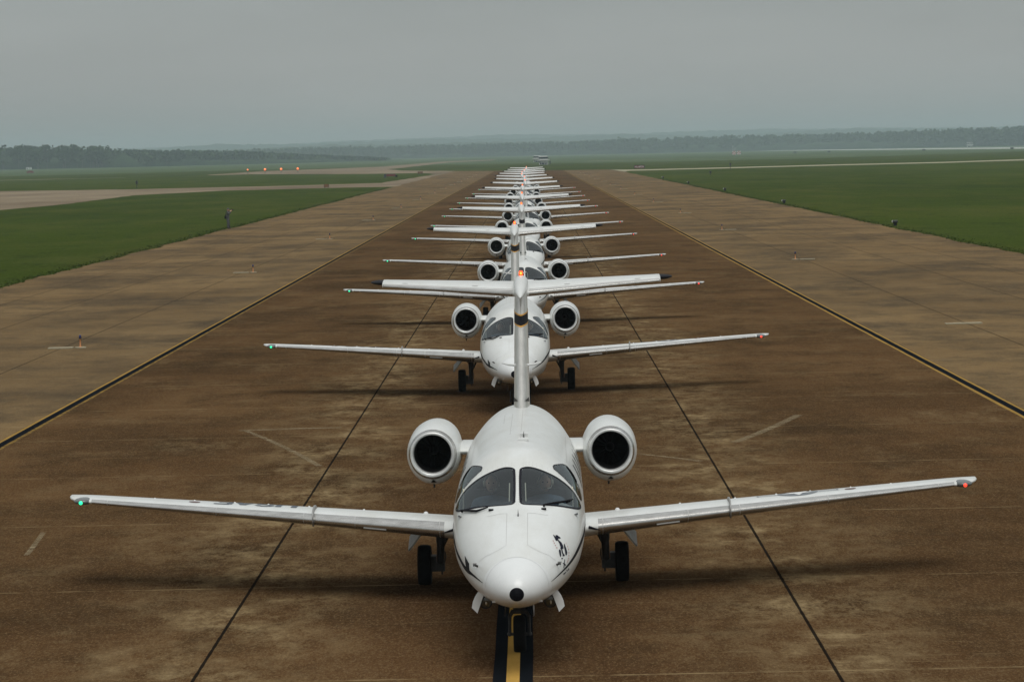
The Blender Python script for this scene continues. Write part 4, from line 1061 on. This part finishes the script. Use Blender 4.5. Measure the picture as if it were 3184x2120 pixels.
# photographer at the grass edge, facing +x, camera raised
M['camo'] = mat('camouflage_grey_green', (.12,.125,.125), .9, col2=(.035,.04,.042), vscale=9)
M['boots'] = mat('boots_brown', (.05,.04,.03), .8)
ph = thing('person', 'person in grey-green camouflage uniform standing on the left grass edge, photographing the jets', 'person', (-26.4,258.0,.0), 0)
V = [(0,0,.93),(0,0,1.12),(.01,0,1.34),(.02,0,1.46),
     (.02,-.17,1.40),(.14,-.27,1.24),(.27,-.10,1.50),(.31,-.06,1.535),
     (.02,.17,1.40),(.14,.27,1.24),(.27,.10,1.50),(.31,.06,1.535),
     (0,-.10,.86),(.03,-.12,.48),(0,-.13,.10),(.14,-.15,.045),
     (0,.10,.86),(.06,.13,.48),(.10,.17,.10),(.24,.19,.045)]
E_ = [(0,1),(1,2),(2,3),(2,4),(4,5),(5,6),(6,7),(2,8),(8,9),(9,10),(10,11),(0,12),(12,13),(13,14),(14,15),(0,16),(16,17),(17,18),(18,19)]
rad = [.17,.17,(.17,.20),.06,.085,.07,.055,.04,.085,.07,.055,.04,.125,.095,.08,.055,.125,.095,.08,.055]
me = skin_mesh(V, E_, rad, 0, 1)
for m_ in ('camo','skin','boots'): me.materials.append(M[m_])
for p in me.polygons:
    z = p.center.z; p.material_index = 2 if z < .16 else (1 if (p.center.x > .28 and z > 1.3) or z > 1.46 else 0)
bm = bmesh.new(); bm.from_mesh(me); bb = MB(); head(bb, (.06,0,1.60), 1, 1.0, Vector((1,0,0)))
for s in (-1, 1):   # gloved hands: palm, four fingers and thumb round the camera
    bb.sphere((.335, s*.06, 1.545), .036, 1, 8, 6, (1.1,.7,1.2))
    for k in range(4): bb.tube([(.335,s*.075,1.575-.02*k),(.37,s*.085,1.575-.02*k),(.39,s*.06,1.575-.018*k)], [.010,.009,.007], 1, 5)
    bb.tube([(.32,s*.05,1.53),(.33,s*.03,1.51)], [.012,.009], 1, 5)
vs = [bm.verts.new(v) for v in bb.v]
for f, mi_ in zip(bb.f, bb.mi):
    try: g_ = bm.faces.new([vs[i] for i in f]); g_.material_index = mi_; g_.smooth = True
    except ValueError: pass
bm.to_mesh(me); bm.free(); bd = bpy.data.objects.new('body', me); COL.objects.link(bd); bd.parent = ph
b = MB(); b.revolve([(1.635,.105),(1.70,.098),(1.735,.085),(1.745,.002)], (.05,0,0), 'z', 0, 16); b.add([(.12,-.08,1.65),(.22,-.05,1.64),(.22,.05,1.64),(.12,.08,1.65)], [(0,1,2,3)], 0, False); b.build('cap', M['camo'], ph)
b = MB(); b.tube([(.10,.16,1.47),(0,.0,1.50),(-.12,-.10,1.38),(-.17,-.19,1.1),(-.16,-.20,.95)], .022, 0, 6); b.build('strap', M['black'], ph)
b = MB(); b.box((.36,0,1.575), (.06,.14,.10)); b.tube([(.38,0,1.57),(.50,0,1.57)], [.042,.046], 0, 12); b.box((.35,0,1.635), (.05,.06,.03))
ph.scale = (1.06,1.06,1.06)
cm = b.build('camera', M['black']); cm.location = (-26.4,258,0); cm.scale = (1.06,1.06,1.06); tag(cm, 'black camera held to the eye by the camouflaged person on the grass', 'camera')
b = MB(); b.box((-.16,-.24,.98), (.16,.16,.24)); b.box((-.16,-.33,.95), (.11,.04,.14))
cm = b.build('shoulder_bag', M['black']); cm.location = (-26.4,258,0); cm.scale = (1.06,1.06,1.06); tag(cm, 'black shoulder bag hanging behind the camouflaged person', 'bag')

# ================================================================== AIRFIELD FURNITURE
M['orange_stake'] = mat('orange_stake', (.50,.20,.07), .7, var=.2, vscale=30)
M['blue_lens'] = mat('blue_lens', (.006,.006,.09), .15, coat=.6)
M['dark_grey'] = mat('dark_grey_metal', (.03,.032,.035), .6, var=.3)
M['signred'] = mat('sign_red', (.16,.022,.022), .5, var=.2)
M['signbrown'] = mat('sign_brown_back', (.17,.085,.035), .7, var=.25)
M['orange_glow'] = mat('orange_lamp', (.8,.2,.06), .4, emit=(1,.10,.02), estr=.9)
M['orange_core'] = mat('orange_lamp_core', (.9,.4,.2), .4, emit=(1,.30,.08), estr=1.5)
M['buildwhite'] = mat('building_white', (.60,.62,.60), .7, var=.08, vscale=1)
M['darkglass'] = mat('dark_tinted_glass', (.02,.035,.045), .2)
M['rust'] = mat('red_checker', (.45,.10,.07), .6)
# taxiway edge lights
t0 = thing('taxiway_light', 'x', 'taxiway light', group='blue taxiway edge lights along both shoulders')
b = MB(); b.revolve([(.045,.06),(.06,.05),(.065,.024),(.30,.020),(.31,.026)], (0,0,0), 'z', 0, 12); b.build('stake', M['orange_stake'], t0)
b = MB(); b.revolve([(.31,.035),(.33,.05),(.345,.05)], (0,0,0), 'z', 0, 12); b.build('collar', M['dark_grey'], t0)
b = MB(); b.revolve([(.345,.040),(.40,.042),(.43,.034),(.445,.015),(.448,.001)], (0,0,0), 'z', 0, 14); b.build('lens', M['blue_lens'], t0)
b = MB(); b.rings([[Vector((.20*math.cos(a)*k, .20*math.sin(a)*k, z)) for a in [2*PI*i/8+PI/8 for i in range(8)]] for k, z in ((1,.005),(1,.04),(.02,.045))], 0, False, False, True, False); b.build('base_plate', M['pad'], t0)
b = MB(); b.box((-.65,0,.022), (.82,.34,.040)); b.build('concrete_pad', M['pad'], t0)
first = True
for s in (-1, 1):
    for k in range(13):
        y = (97 if s < 0 else 160)+61*k
        if y > 930: continue
        o = t0 if first else copy_tree(t0); first = False
        o.location = (s*14.75, y, .006); o.rotation_euler.z = 0 if s < 0 else PI
        side = 'left' if s < 0 else 'right'
        o['label'] = (f'nearest blue-topped light on an orange stake on the {side} shoulder' if k == 0 else f'blue-topped taxiway light on the {side} shoulder, {ORD[k]} one out from the camera')
b = MB(); b.box((0,0,.022), (.95,.34,.04)); b.box((-.62,0,.018), (.30,.30,.03)); o = b.build('concrete_pad', M['pad']); o.location = (15.2,100,.006); tag(o, 'bare concrete light pad without a lamp on the right shoulder, nearest the camera', 'concrete pad')
# dark drum lamps on the right grass edge
t0 = thing('drum_lamp', 'x', 'airfield lamp', group='dark drum lamps along the right grass edge')
b = MB(); b.tube([(-.20,0,.33),(.20,0,.33)], .105, 0, 16); b.build('drum', M['dark_grey'], t0)
b = MB(); b.revolve([(-.222,.001),(-.222,.075),(-.202,.10)], (0,0,.33), 'x', 0, 16); b.build('lens', M['white_trim'], t0)
b = MB(); b.box((.03,0,.12), (.22,.16,.24)); b.box((.03,0,.23), (.30,.10,.03)); b.build('stand', M['black'], t0)
for i, (x, y) in enumerate([(28.0,222.6),(27.9,318.7),(28.4,422.3),(28.3,517.4),(28.5,620)]):
    o = t0 if i == 0 else copy_tree(t0); o.location = (x, y, 0); o.rotation_euler.z = math.radians(12)
    o['label'] = 'nearest dark drum lamp with a white lens on the right grass edge' if i == 0 else f'dark drum lamp with a white lens on the right grass edge, {ORD[i]} from the camera'
def post(x, y, h, label):
    b = MB(); b.box((0,0,h*.35), (.12,.12,h*.7)); b.box((0,0,h*.8), (.42,.36,h*.45)); o = b.build('marker_post', M['dark_grey']); o.location = (x, y, 0); tag(o, label, 'marker post')
post(41,660,1.0,'small dark marker post standing in the right-hand grass field')
post(56.9,826,1.9,'tall dark marker post beside the pale crossing road on the right')
post(-87,650,1.7,'dark marker post at the far side of the left crossing taxiway')
# signs
def text_mesh(s, size):
    cu = bpy.data.curves.new('t', 'FONT'); cu.body = s; cu.size = size; cu.align_x = 'CENTER'; cu.align_y = 'CENTER'; cu.extrude = .01; cu.offset = .012
    o = bpy.data.objects.new('t', cu); COL.objects.link(o); bpy.context.view_layer.update()
    m2 = bpy.data.meshes.new_from_object(o.evaluated_get(bpy.context.evaluated_depsgraph_get())); bpy.data.objects.remove(o); return m2
sg = thing('airfield_sign', 'dark red sign with white lettering 31L-APCH beside the crossing road', 'sign', (35.6,942,0))
b = MB(); b.box((0,0,.72), (3.3,.25,.95)); b.build('panel', M['signred'], sg)
b = MB(); 
for x in (-1.65,1.65): b.box((x,0,.72), (.12,.32,1.05))
b.box((0,0,1.22), (3.4,.32,.10))
for x in (-1.2,0,1.2): b.box((x,0,.12), (.1,.1,.24))
b.build('frame', M['black'], sg)
me = text_mesh('31L-APCH', .68); me.materials.append(M['white_trim']); o = bpy.data.objects.new('lettering', me); COL.objects.link(o); o.parent = sg; o.location = (0,-.135,.72); o.rotation_euler = (PI/2,0,0)
def signboard(x, y, w_, h, m, label, rz=0, post_h=.3):
    t = thing('airfield_sign', label, 'sign', (x,y,0), rz)
    b = MB(); b.box((0,0,post_h+h/2), (w_,.22,h)); b.build('panel', m, t)
    b = MB(); 
    for k in (-.35,.35): b.box((k*w_,0,post_h/2), (.12,.12,post_h))
    b.build('leg', M['dark_grey'], t)
    b = MB()
    for k in (-1, 1): b.box((k*(w_/2+.03),0,post_h+h/2), (.06,.26,h+.06))
    b.build('frame', M['dark_grey'], t); return t
signboard(-33.5,905,1.45,.62,M['signbrown'],'small brown sign board seen from the back near the grass tip left of the jets', .2)
signboard(-39.8,577,.85,.62,M['signbrown'],'brown sign board at the near edge of the left crossing taxiway', .1, .15)
t = signboard(-38.4,818,2.6,.62,M['signred'],'dark red sign board on the left grass beyond the crossing taxiway', -.25)
signboard(-33.0,822,.01+.5,.5,M['black'],'small black box sign at the right end of the dark red sign board', .1, .1).location = (-36.9,817.4,0)
b = MB(); b.box((0,0,.5), (.6,.3,1.0)); b.box((0,0,.08), (.9,.5,.16)); o = b.build('equipment_box', M['dark_grey']); o.location = (-39.5,806,0); tag(o, 'dark equipment box in front of the dark red sign board', 'box')
# orange lamps
for i, x in enumerate((-113.3,-106.3,-99.8,-93.1)):
    t = thing('orange_lamp', ['leftmost and smallest of the four glowing orange lamps', 'second from the left of the four glowing orange lamps', 'third from the left of the four glowing orange lamps', 'rightmost of the four glowing orange lamps, nearest the pale road'][i], 'lamp', (x,1180,0), group='row of four glowing orange lamps on the left')
    r = .33 if i == 0 else .46
    b = MB(); b.sphere((0,0,1.55), r, 0, 16, 10, (1.05,1,1)); b.build('globe', M['orange_glow'], t)
    b = MB(); b.sphere((-.03,-r*.45,1.6), r*.68, 0, 14, 8); b.build('bulb', M['orange_core'], t)
    b = MB(); b.box((0,0,.55), (.12,.12,1.1)); b.box((0,0,.05), (.6,.6,.1)); b.build('post', M['dark_grey'], t)
# supervisory hut
def hut(x, y, s, label, full=True):
    t = thing('control_hut', label, 'control hut', (x,y,0))
    b = MB(); b.box((0,0,.95*s), (4.3*s,3.2*s,1.8*s)); b.build('lower_wall', M['buildwhite'], t)
    b = MB()
    for xx, w_ in ((-1.35,.6),(-.2,1.4),(1.0,.5),(1.6,.3)): b.box((xx*s,-1.62*s,.55*s), (w_*s,.08,.8*s))
    b.box((-1.7*s,-1.62*s,1.25*s), (.8*s,.08,.3*s)); b.build('opening', M['darkglass'], t)
    b = MB(); b.box((0,0,2.05*s), (6.0*s,4.6*s,.16*s)); b.box((0,-2.3*s,2.28*s), (5.8*s,.06,.20*s)); b.build('deck', M['buildwhite'], t)
    b = MB(); b.box((0,0,1.93*s), (5.8*s,4.4*s,.14*s)); b.build('deck_underside', M['dark_grey'], t)
    b = MB(); b.box((0,0,2.55*s), (4.3*s,3.2*s,.5*s)); b.build('cab_wall', M['buildwhite'], t)
    b = MB(); R_ = [[Vector((sx*hw*s, sy*hd_*s, z*s)) for sx, sy in ((-1,-1),(1,-1),(1,1),(-1,1))] for hw, hd_, z in ((2.12,1.58,2.78),(2.28,1.72,3.78))]
    b.rings(R_, 0, True, True, True, False); b.build('cab_glass', M['darkglass'], t)
    b = MB(); b.rings([[Vector((sx*hw*s, sy*hd_*s, z*s)) for sx, sy in ((-1,-1),(1,-1),(1,1),(-1,1))] for hw, hd_, z in ((2.3,1.75,3.78),(2.35,1.8,3.95),(1.7,1.2,4.15))], 0, True, True, True, False); b.build('roof', M['buildwhite'], t)
    if full:
        b = MB(); b.tube([(2.9,0,2.1),(2.9,0,6.4)], .05, 0, 6); b.build('mast', M['rim'], t)
        b = MB(); 
        for k in range(7): b.box((2.95+.05*k,-1.2,2.0-.28*k), (.5,.8,.06))
        b.tube([(2.9,-1.6,2.9),(3.5,-1.6,.9)], .04, 0, 6); b.box((3.1,-.5,1.0), (.5,1.2,1.5)); b.build('stairs', M['dark_grey'], t)
        b = MB()
        for k in range(7): b.box((-2.9+.95*k,-2.25,2.6), (.05,.05,.9))
        b.box((0,-2.25,3.0), (5.8,.05,.05)); b.build('railing', M['rim'], t)
    return t
hut(7.0,1395,1.0,'white raised control hut with dark tinted cab beyond the far end of the jet line')
hut(4.9,1765,.95,'farther white control hut, left of and behind the larger hut', False)
hut(586,3900,1.55,'small distant white control hut beside the pale runway on the far right', False)
# landing-aid shed and mast, red and white checks
def check_hut(x, y, n, label, mast):
    t = thing('checkered_shed', label, 'shed', (x,y,0)); b = MB(); k = 0
    for i in range(3):
        for j in range(3): b.box(((i-1)*1.0,0,.6+j*1.0), (1.0,2.4,1.0), (i+j) % 2)
    b.build('wall', [M['buildwhite'], M['rust']], t)
    b = MB(); b.box((0,0,3.2), (3.2,2.6,.15)); b.build('roof', M['rust'], t)
    if mast:
        b = MB(); b.tube([(-1,0,3.2),(-.9,0,8.0)], .14, 0, 6); b.tube([(.6,0,3.2),(.9,0,6.4)], .12, 0, 6); b.box((-.9,0,7.4), (.6,.3,.5)); b.build('mast', M['buildwhite'], t)
    return t
check_hut(175,2500,0,'red-white checkered shed with a tall mast in the right distance',True)
check_hut(183.3,2560,0,'smaller red-white checkered shed just right of the one with a mast',False)
# little far huts on the left
def house(x, y, w_, h, label, rc=None):
    t = thing('small_building', label, 'building', (x,y,0)); b = MB(); b.box((0,0,h/2), (w_,3,h)); b.build('wall', M['buildwhite'], t)
    b = MB(); b.rings([[Vector((sx*(w_/2+.2), sy, z)) for sx in (-1,1) for sy in ((-1.7,1.7) if sx < 0 else (1.7,-1.7))] for z in (h, h+.12)], 0, True, True, True, False); b.build('roof', rc or M['rim'], t)
    b = MB(); b.box((-w_*.25,-1.53,h*.45), (w_*.2,.06,h*.5)); b.box((w_*.2,-1.53,h*.55), (w_*.2,.06,h*.3)); b.build('opening', M['darkglass'], t)
house(-465,2720,4.8,2.2,'tiny white building below the treeline at the far left')
house(-381,2950,3.6,1.9,'tiny white building below the hazy trees left of centre')
b = MB(); b.box((0,0,.7), (4.2,1.8,.7)); b.box((.2,0,1.25), (2.4,1.6,.5))
for x in (-1.3,1.3): b.tube([(x,-.95,.35),(x,.95,.35)], .35, 0, 12)
o = b.build('parked_car', M['signred']); o.location = (-300,1760,0); tag(o, 'dark red car parked on the grass at the far left', 'car')
# small markers spread over the far right runway edge
for i, (x, y) in enumerate([(236,2600),(262,2560),(330,2450),(392,2380),(470,2330)]):
    b = MB(); b.box((0,0,.9), (2.6,.5,1.2)); b.box((-.8,0,.2), (.2,.2,.4)); b.box((.8,0,.2), (.2,.2,.4)); o = b.build('runway_sign', M['dark_grey']); o.location = (x, y, 0)
    tag(o, ['first','second','third','fourth','last'][i]+' dark sign from the left along the near side of the far right runway', 'sign', 'dark signs along the far right runway')

# ================================================================== TREES AND HILLS
M['leaf'] = mat('far_foliage', (.036,.062,.026), .9, spec=.05, col2=(.020,.036,.016), vscale=.06)
M['leaf2'] = mat('far_foliage_light', (.050,.078,.030), .9, spec=.05, var=.3, vscale=.08)
M['trunk'] = mat('far_trunk', (.07,.06,.05), .9)
def forest(name, label, spots, leafsize, per, mats=('leaf','leaf2','trunk')):
    V = []; F = []; MI = []
    for (x, y, h, w_) in spots:
        kind_ = random.random(); lobes = []
        nl = random.randint(3, 6)
        for _ in range(nl):
            lobes.append((random.uniform(-.32,.32)*w_, random.uniform(-.3,.3)*w_, h*random.uniform(.35,.80), w_*random.uniform(.22,.40), h*random.uniform(.14,.26)))
        lobes.append((0,0,h*.80,w_*.28,h*.20))
        m_ = 0 if random.random() < .65 else 1
        for lx, ly, lz, lr, lh in lobes:
            n = max(3, int(per/len(lobes)))
            d = rng.normal(size=(n,3)); d /= np.linalg.norm(d, axis=1)[:,None]; rr = rng.uniform(.55,1.05,(n,1)); c = d*rr*[lr,lr,lh]+[x+lx,y+ly,lz]
            a = rng.normal(size=(n,3)); a /= np.linalg.norm(a, axis=1)[:,None]; q = rng.normal(size=(n,3)); q -= (q*a).sum(1)[:,None]*a; q /= np.linalg.norm(q, axis=1)[:,None]
            s_ = rng.uniform(.6,1.4,(n,1))*leafsize; c[:,2] = np.clip(c[:,2], .3, None)
            for k in range(n):
                i0 = len(V); V.append(c[k]-a[k]*s_[k]); V.append(c[k]+q[k]*s_[k]); V.append(c[k]+a[k]*s_[k]); V.append(c[k]-q[k]*s_[k]); F.append((i0,i0+1,i0+2,i0+3)); MI.append(m_)
        i0 = len(V); t = .35
        V += [(x-t,y,0),(x+t,y,0),(x+t*.5,y,h*.6),(x-t*.5,y,h*.6)]; F.append((i0,i0+1,i0+2,i0+3)); MI.append(2)
    o = mesh_obj(name, V, F, [M[m] for m in mats], mi=MI, smooth=False, kind='stuff'); o['label'] = label; o['category'] = 'forest'; return o
def band_spots(P, n, depth, h0, h1, w0=9, w1=17):
    out_ = []; P = [(Vector((a[0], a[1])), a[2]) for a in P]
    L_ = [(P[i+1][0]-P[i][0]).length for i in range(len(P)-1)]; T = sum(L_)
    for _ in range(n):
        t = random.uniform(0, T); i = 0
        while t > L_[i] and i < len(L_)-1: t -= L_[i]; i += 1
        k = t/L_[i]; q = P[i][0].lerp(P[i+1][0], k); hh = P[i][1]+(P[i+1][1]-P[i][1])*k
        d = random.random()**1.3*depth; out_.append((q.x+random.uniform(-6,6), q.y+d, hh*random.uniform(h0,h1)*(1+.0*d), random.uniform(w0,w1)))
    return out_
forest('forest', 'dark mass of trees along the left end of the horizon', band_spots([(-660,2900,24),(-480,2860,23),(-420,2860,21),(-400,2870,17),(-310,3000,14),(-250,3150,9),(-170,3300,3)], 760, 110, .86, 1.06, 9, 15), 1.3, 120)
forest('forest', 'hazy treeline across the middle of the horizon', band_spots([(-640,4800,18),(-490,4800,20),(-350,4850,21),(-115,4900,21),(70,4950,22),(210,4900,24)], 620, 140, .82, 1.08, 12, 20), 1.9, 110)
forest('forest', 'hazy treeline along the right half of the horizon', band_spots([(140,4900,26),(210,4900,24),(370,4850,26),(480,4700,24),(640,4400,26),(780,4150,28),(900,4100,29)], 720, 140, .82, 1.10, 12, 20), 1.9, 120)
# undergrowth so that the wood meets the ground solidly
def ridge(name, P, depth, m, kind='structure'):
    V = []; F = []; rows = [(0,0),(.0,.45),(.08,.8),(.3,1.0),(.6,.8),(1,0)]; n = len(P)
    for d, h in rows:
        for x, y, z in P: V.append((x, y+d*depth, z*h*(1+.0)))
    for r in range(len(rows)-1):
        for i in range(n-1): F.append((r*n+i, r*n+i+1, (r+1)*n+i+1, (r+1)*n+i))
    o = mesh_obj(name, V, F, m, smooth=True, kind=kind); return o
def prof_(P, step, amp):
    out_ = []
    for i in range(len(P)-1):
        a, b_ = P[i], P[i+1]; n = max(1, int(abs(b_[0]-a[0])/step))
        for k in range(n):
            t = k/n; out_.append(tuple(a[j]+(b_[j]-a[j])*t for j in range(2))+((a[2]+(b_[2]-a[2])*t)*(1+random.uniform(-amp,amp)),))
    out_.append(P[-1]); return out_
ridge('undergrowth', prof_([(-700,2905,19),(-400,2865,14),(-300,3005,8),(-230,3160,4),(-150,3330,.5)], 9, .3), 150, M['leaf'], 'stuff')
ridge('undergrowth', prof_([(-700,4800,9),(-100,4900,10),(70,4950,11),(370,4850,13),(640,4400,14),(920,4090,15)], 10, .3), 160, M['leaf'], 'stuff')
for o in [o for o in bpy.data.objects if o.name.startswith('undergrowth')]: o['label'] = 'dense low foliage under the far treeline'; o['category'] = 'undergrowth'
bpy.data.objects['undergrowth']['label'] = 'dense low foliage under the trees at the left end of the horizon'
def bumpy(P, step, amp, big, k_=1.0):
    P = [(x*k_, y*k_, 6.18+(z-6.18)*k_) for x, y, z in P]; step *= k_
    Q = prof_(P, step, amp); ph = [random.uniform(0, 6) for _ in range(6)]
    return [(x, y, z*(1+big*sum(math.sin(x/(90*(k+1)*.61)+ph[k])/(1+.4*(5-k)) for k in range(6))*.35)) for x, y, z in Q]
ridge('hills', bumpy([(-1500,5200,18),(-700,5200,20),(-350,5200,28),(0,5200,26),(300,5200,22),(1500,5200,20)], 9, .07, .10, 1.35), 500, M['leaf'])
ridge('hills', bumpy([(-1700,6500,26),(-1040,6500,28),(-864,6500,32),(-717,6500,38),(-520,6500,36),(-374,6500,39),(-200,6500,41),(0,6500,37),(210,6500,42),(434,6500,36),(660,6500,43),(750,6500,44),(972,6500,38),(1700,6500,36)], 9, .05, .07, 1.4), 900, M['leaf'])
ridge('hills', bumpy([(-2200,8200,44),(-900,8200,40),(-500,8200,52),(-100,8200,57),(200,8200,50),(650,8200,60),(1100,8200,52),(2200,8200,46)], 12, .03, .06, 1.4), 900, M['leaf'])
# grass tufts along the pavement edges
def tufts():
    V = []; F = []
    for edge, y0, y1, s in ((le, 120, 560, -1), (re_, 135, 620, 1)):
        E2 = [p for p in edge if y0 < p[1] < y1]
        for (x, y) in E2:
            for _ in range(int(20*(1-.6*(y-y0)/(y1-y0)))):
                px = x+s*abs(random.gauss(0,.55))-s*.12; py = y+random.uniform(-.6,.6); h = random.uniform(.02,.075); a = random.uniform(0,PI); w_ = random.uniform(.03,.08)
                dx, dy = math.cos(a)*w_, math.sin(a)*w_; i0 = len(V)
                V += [(px-dx,py-dy,.004),(px+dx,py+dy,.004),(px+random.uniform(-.05,.05),py+random.uniform(-.05,.05),h)]; F.append((i0,i0+1,i0+2))
    o = mesh_obj('grass_fringe', V, F, M['grass'], smooth=False, kind='stuff'); o['label'] = 'ragged grass fringe along both pavement edges'; o['category'] = 'grass'
tufts()

# ================================================================== HAZE
m = bpy.data.materials.new('haze'); m.use_nodes = True; n = m.node_tree; n.nodes.clear()
o_ = n.nodes.new('ShaderNodeOutputMaterial'); pv = n.nodes.new('ShaderNodeVolumePrincipled')
pv.inputs['Color'].default_value = (.65,.80,.86,1); pv.inputs['Density'].default_value = 1.6e-4; pv.inputs['Anisotropy'].default_value = 0
n.links.new(pv.outputs[0], o_.inputs['Volume'])
b = MB(); b.box((0, 6400, 49.5), (9800, 13100, 101)); hz = b.build('haze', m, kind='stuff'); hz['label'] = 'thin bluish haze over the airfield'; hz['category'] = 'haze'
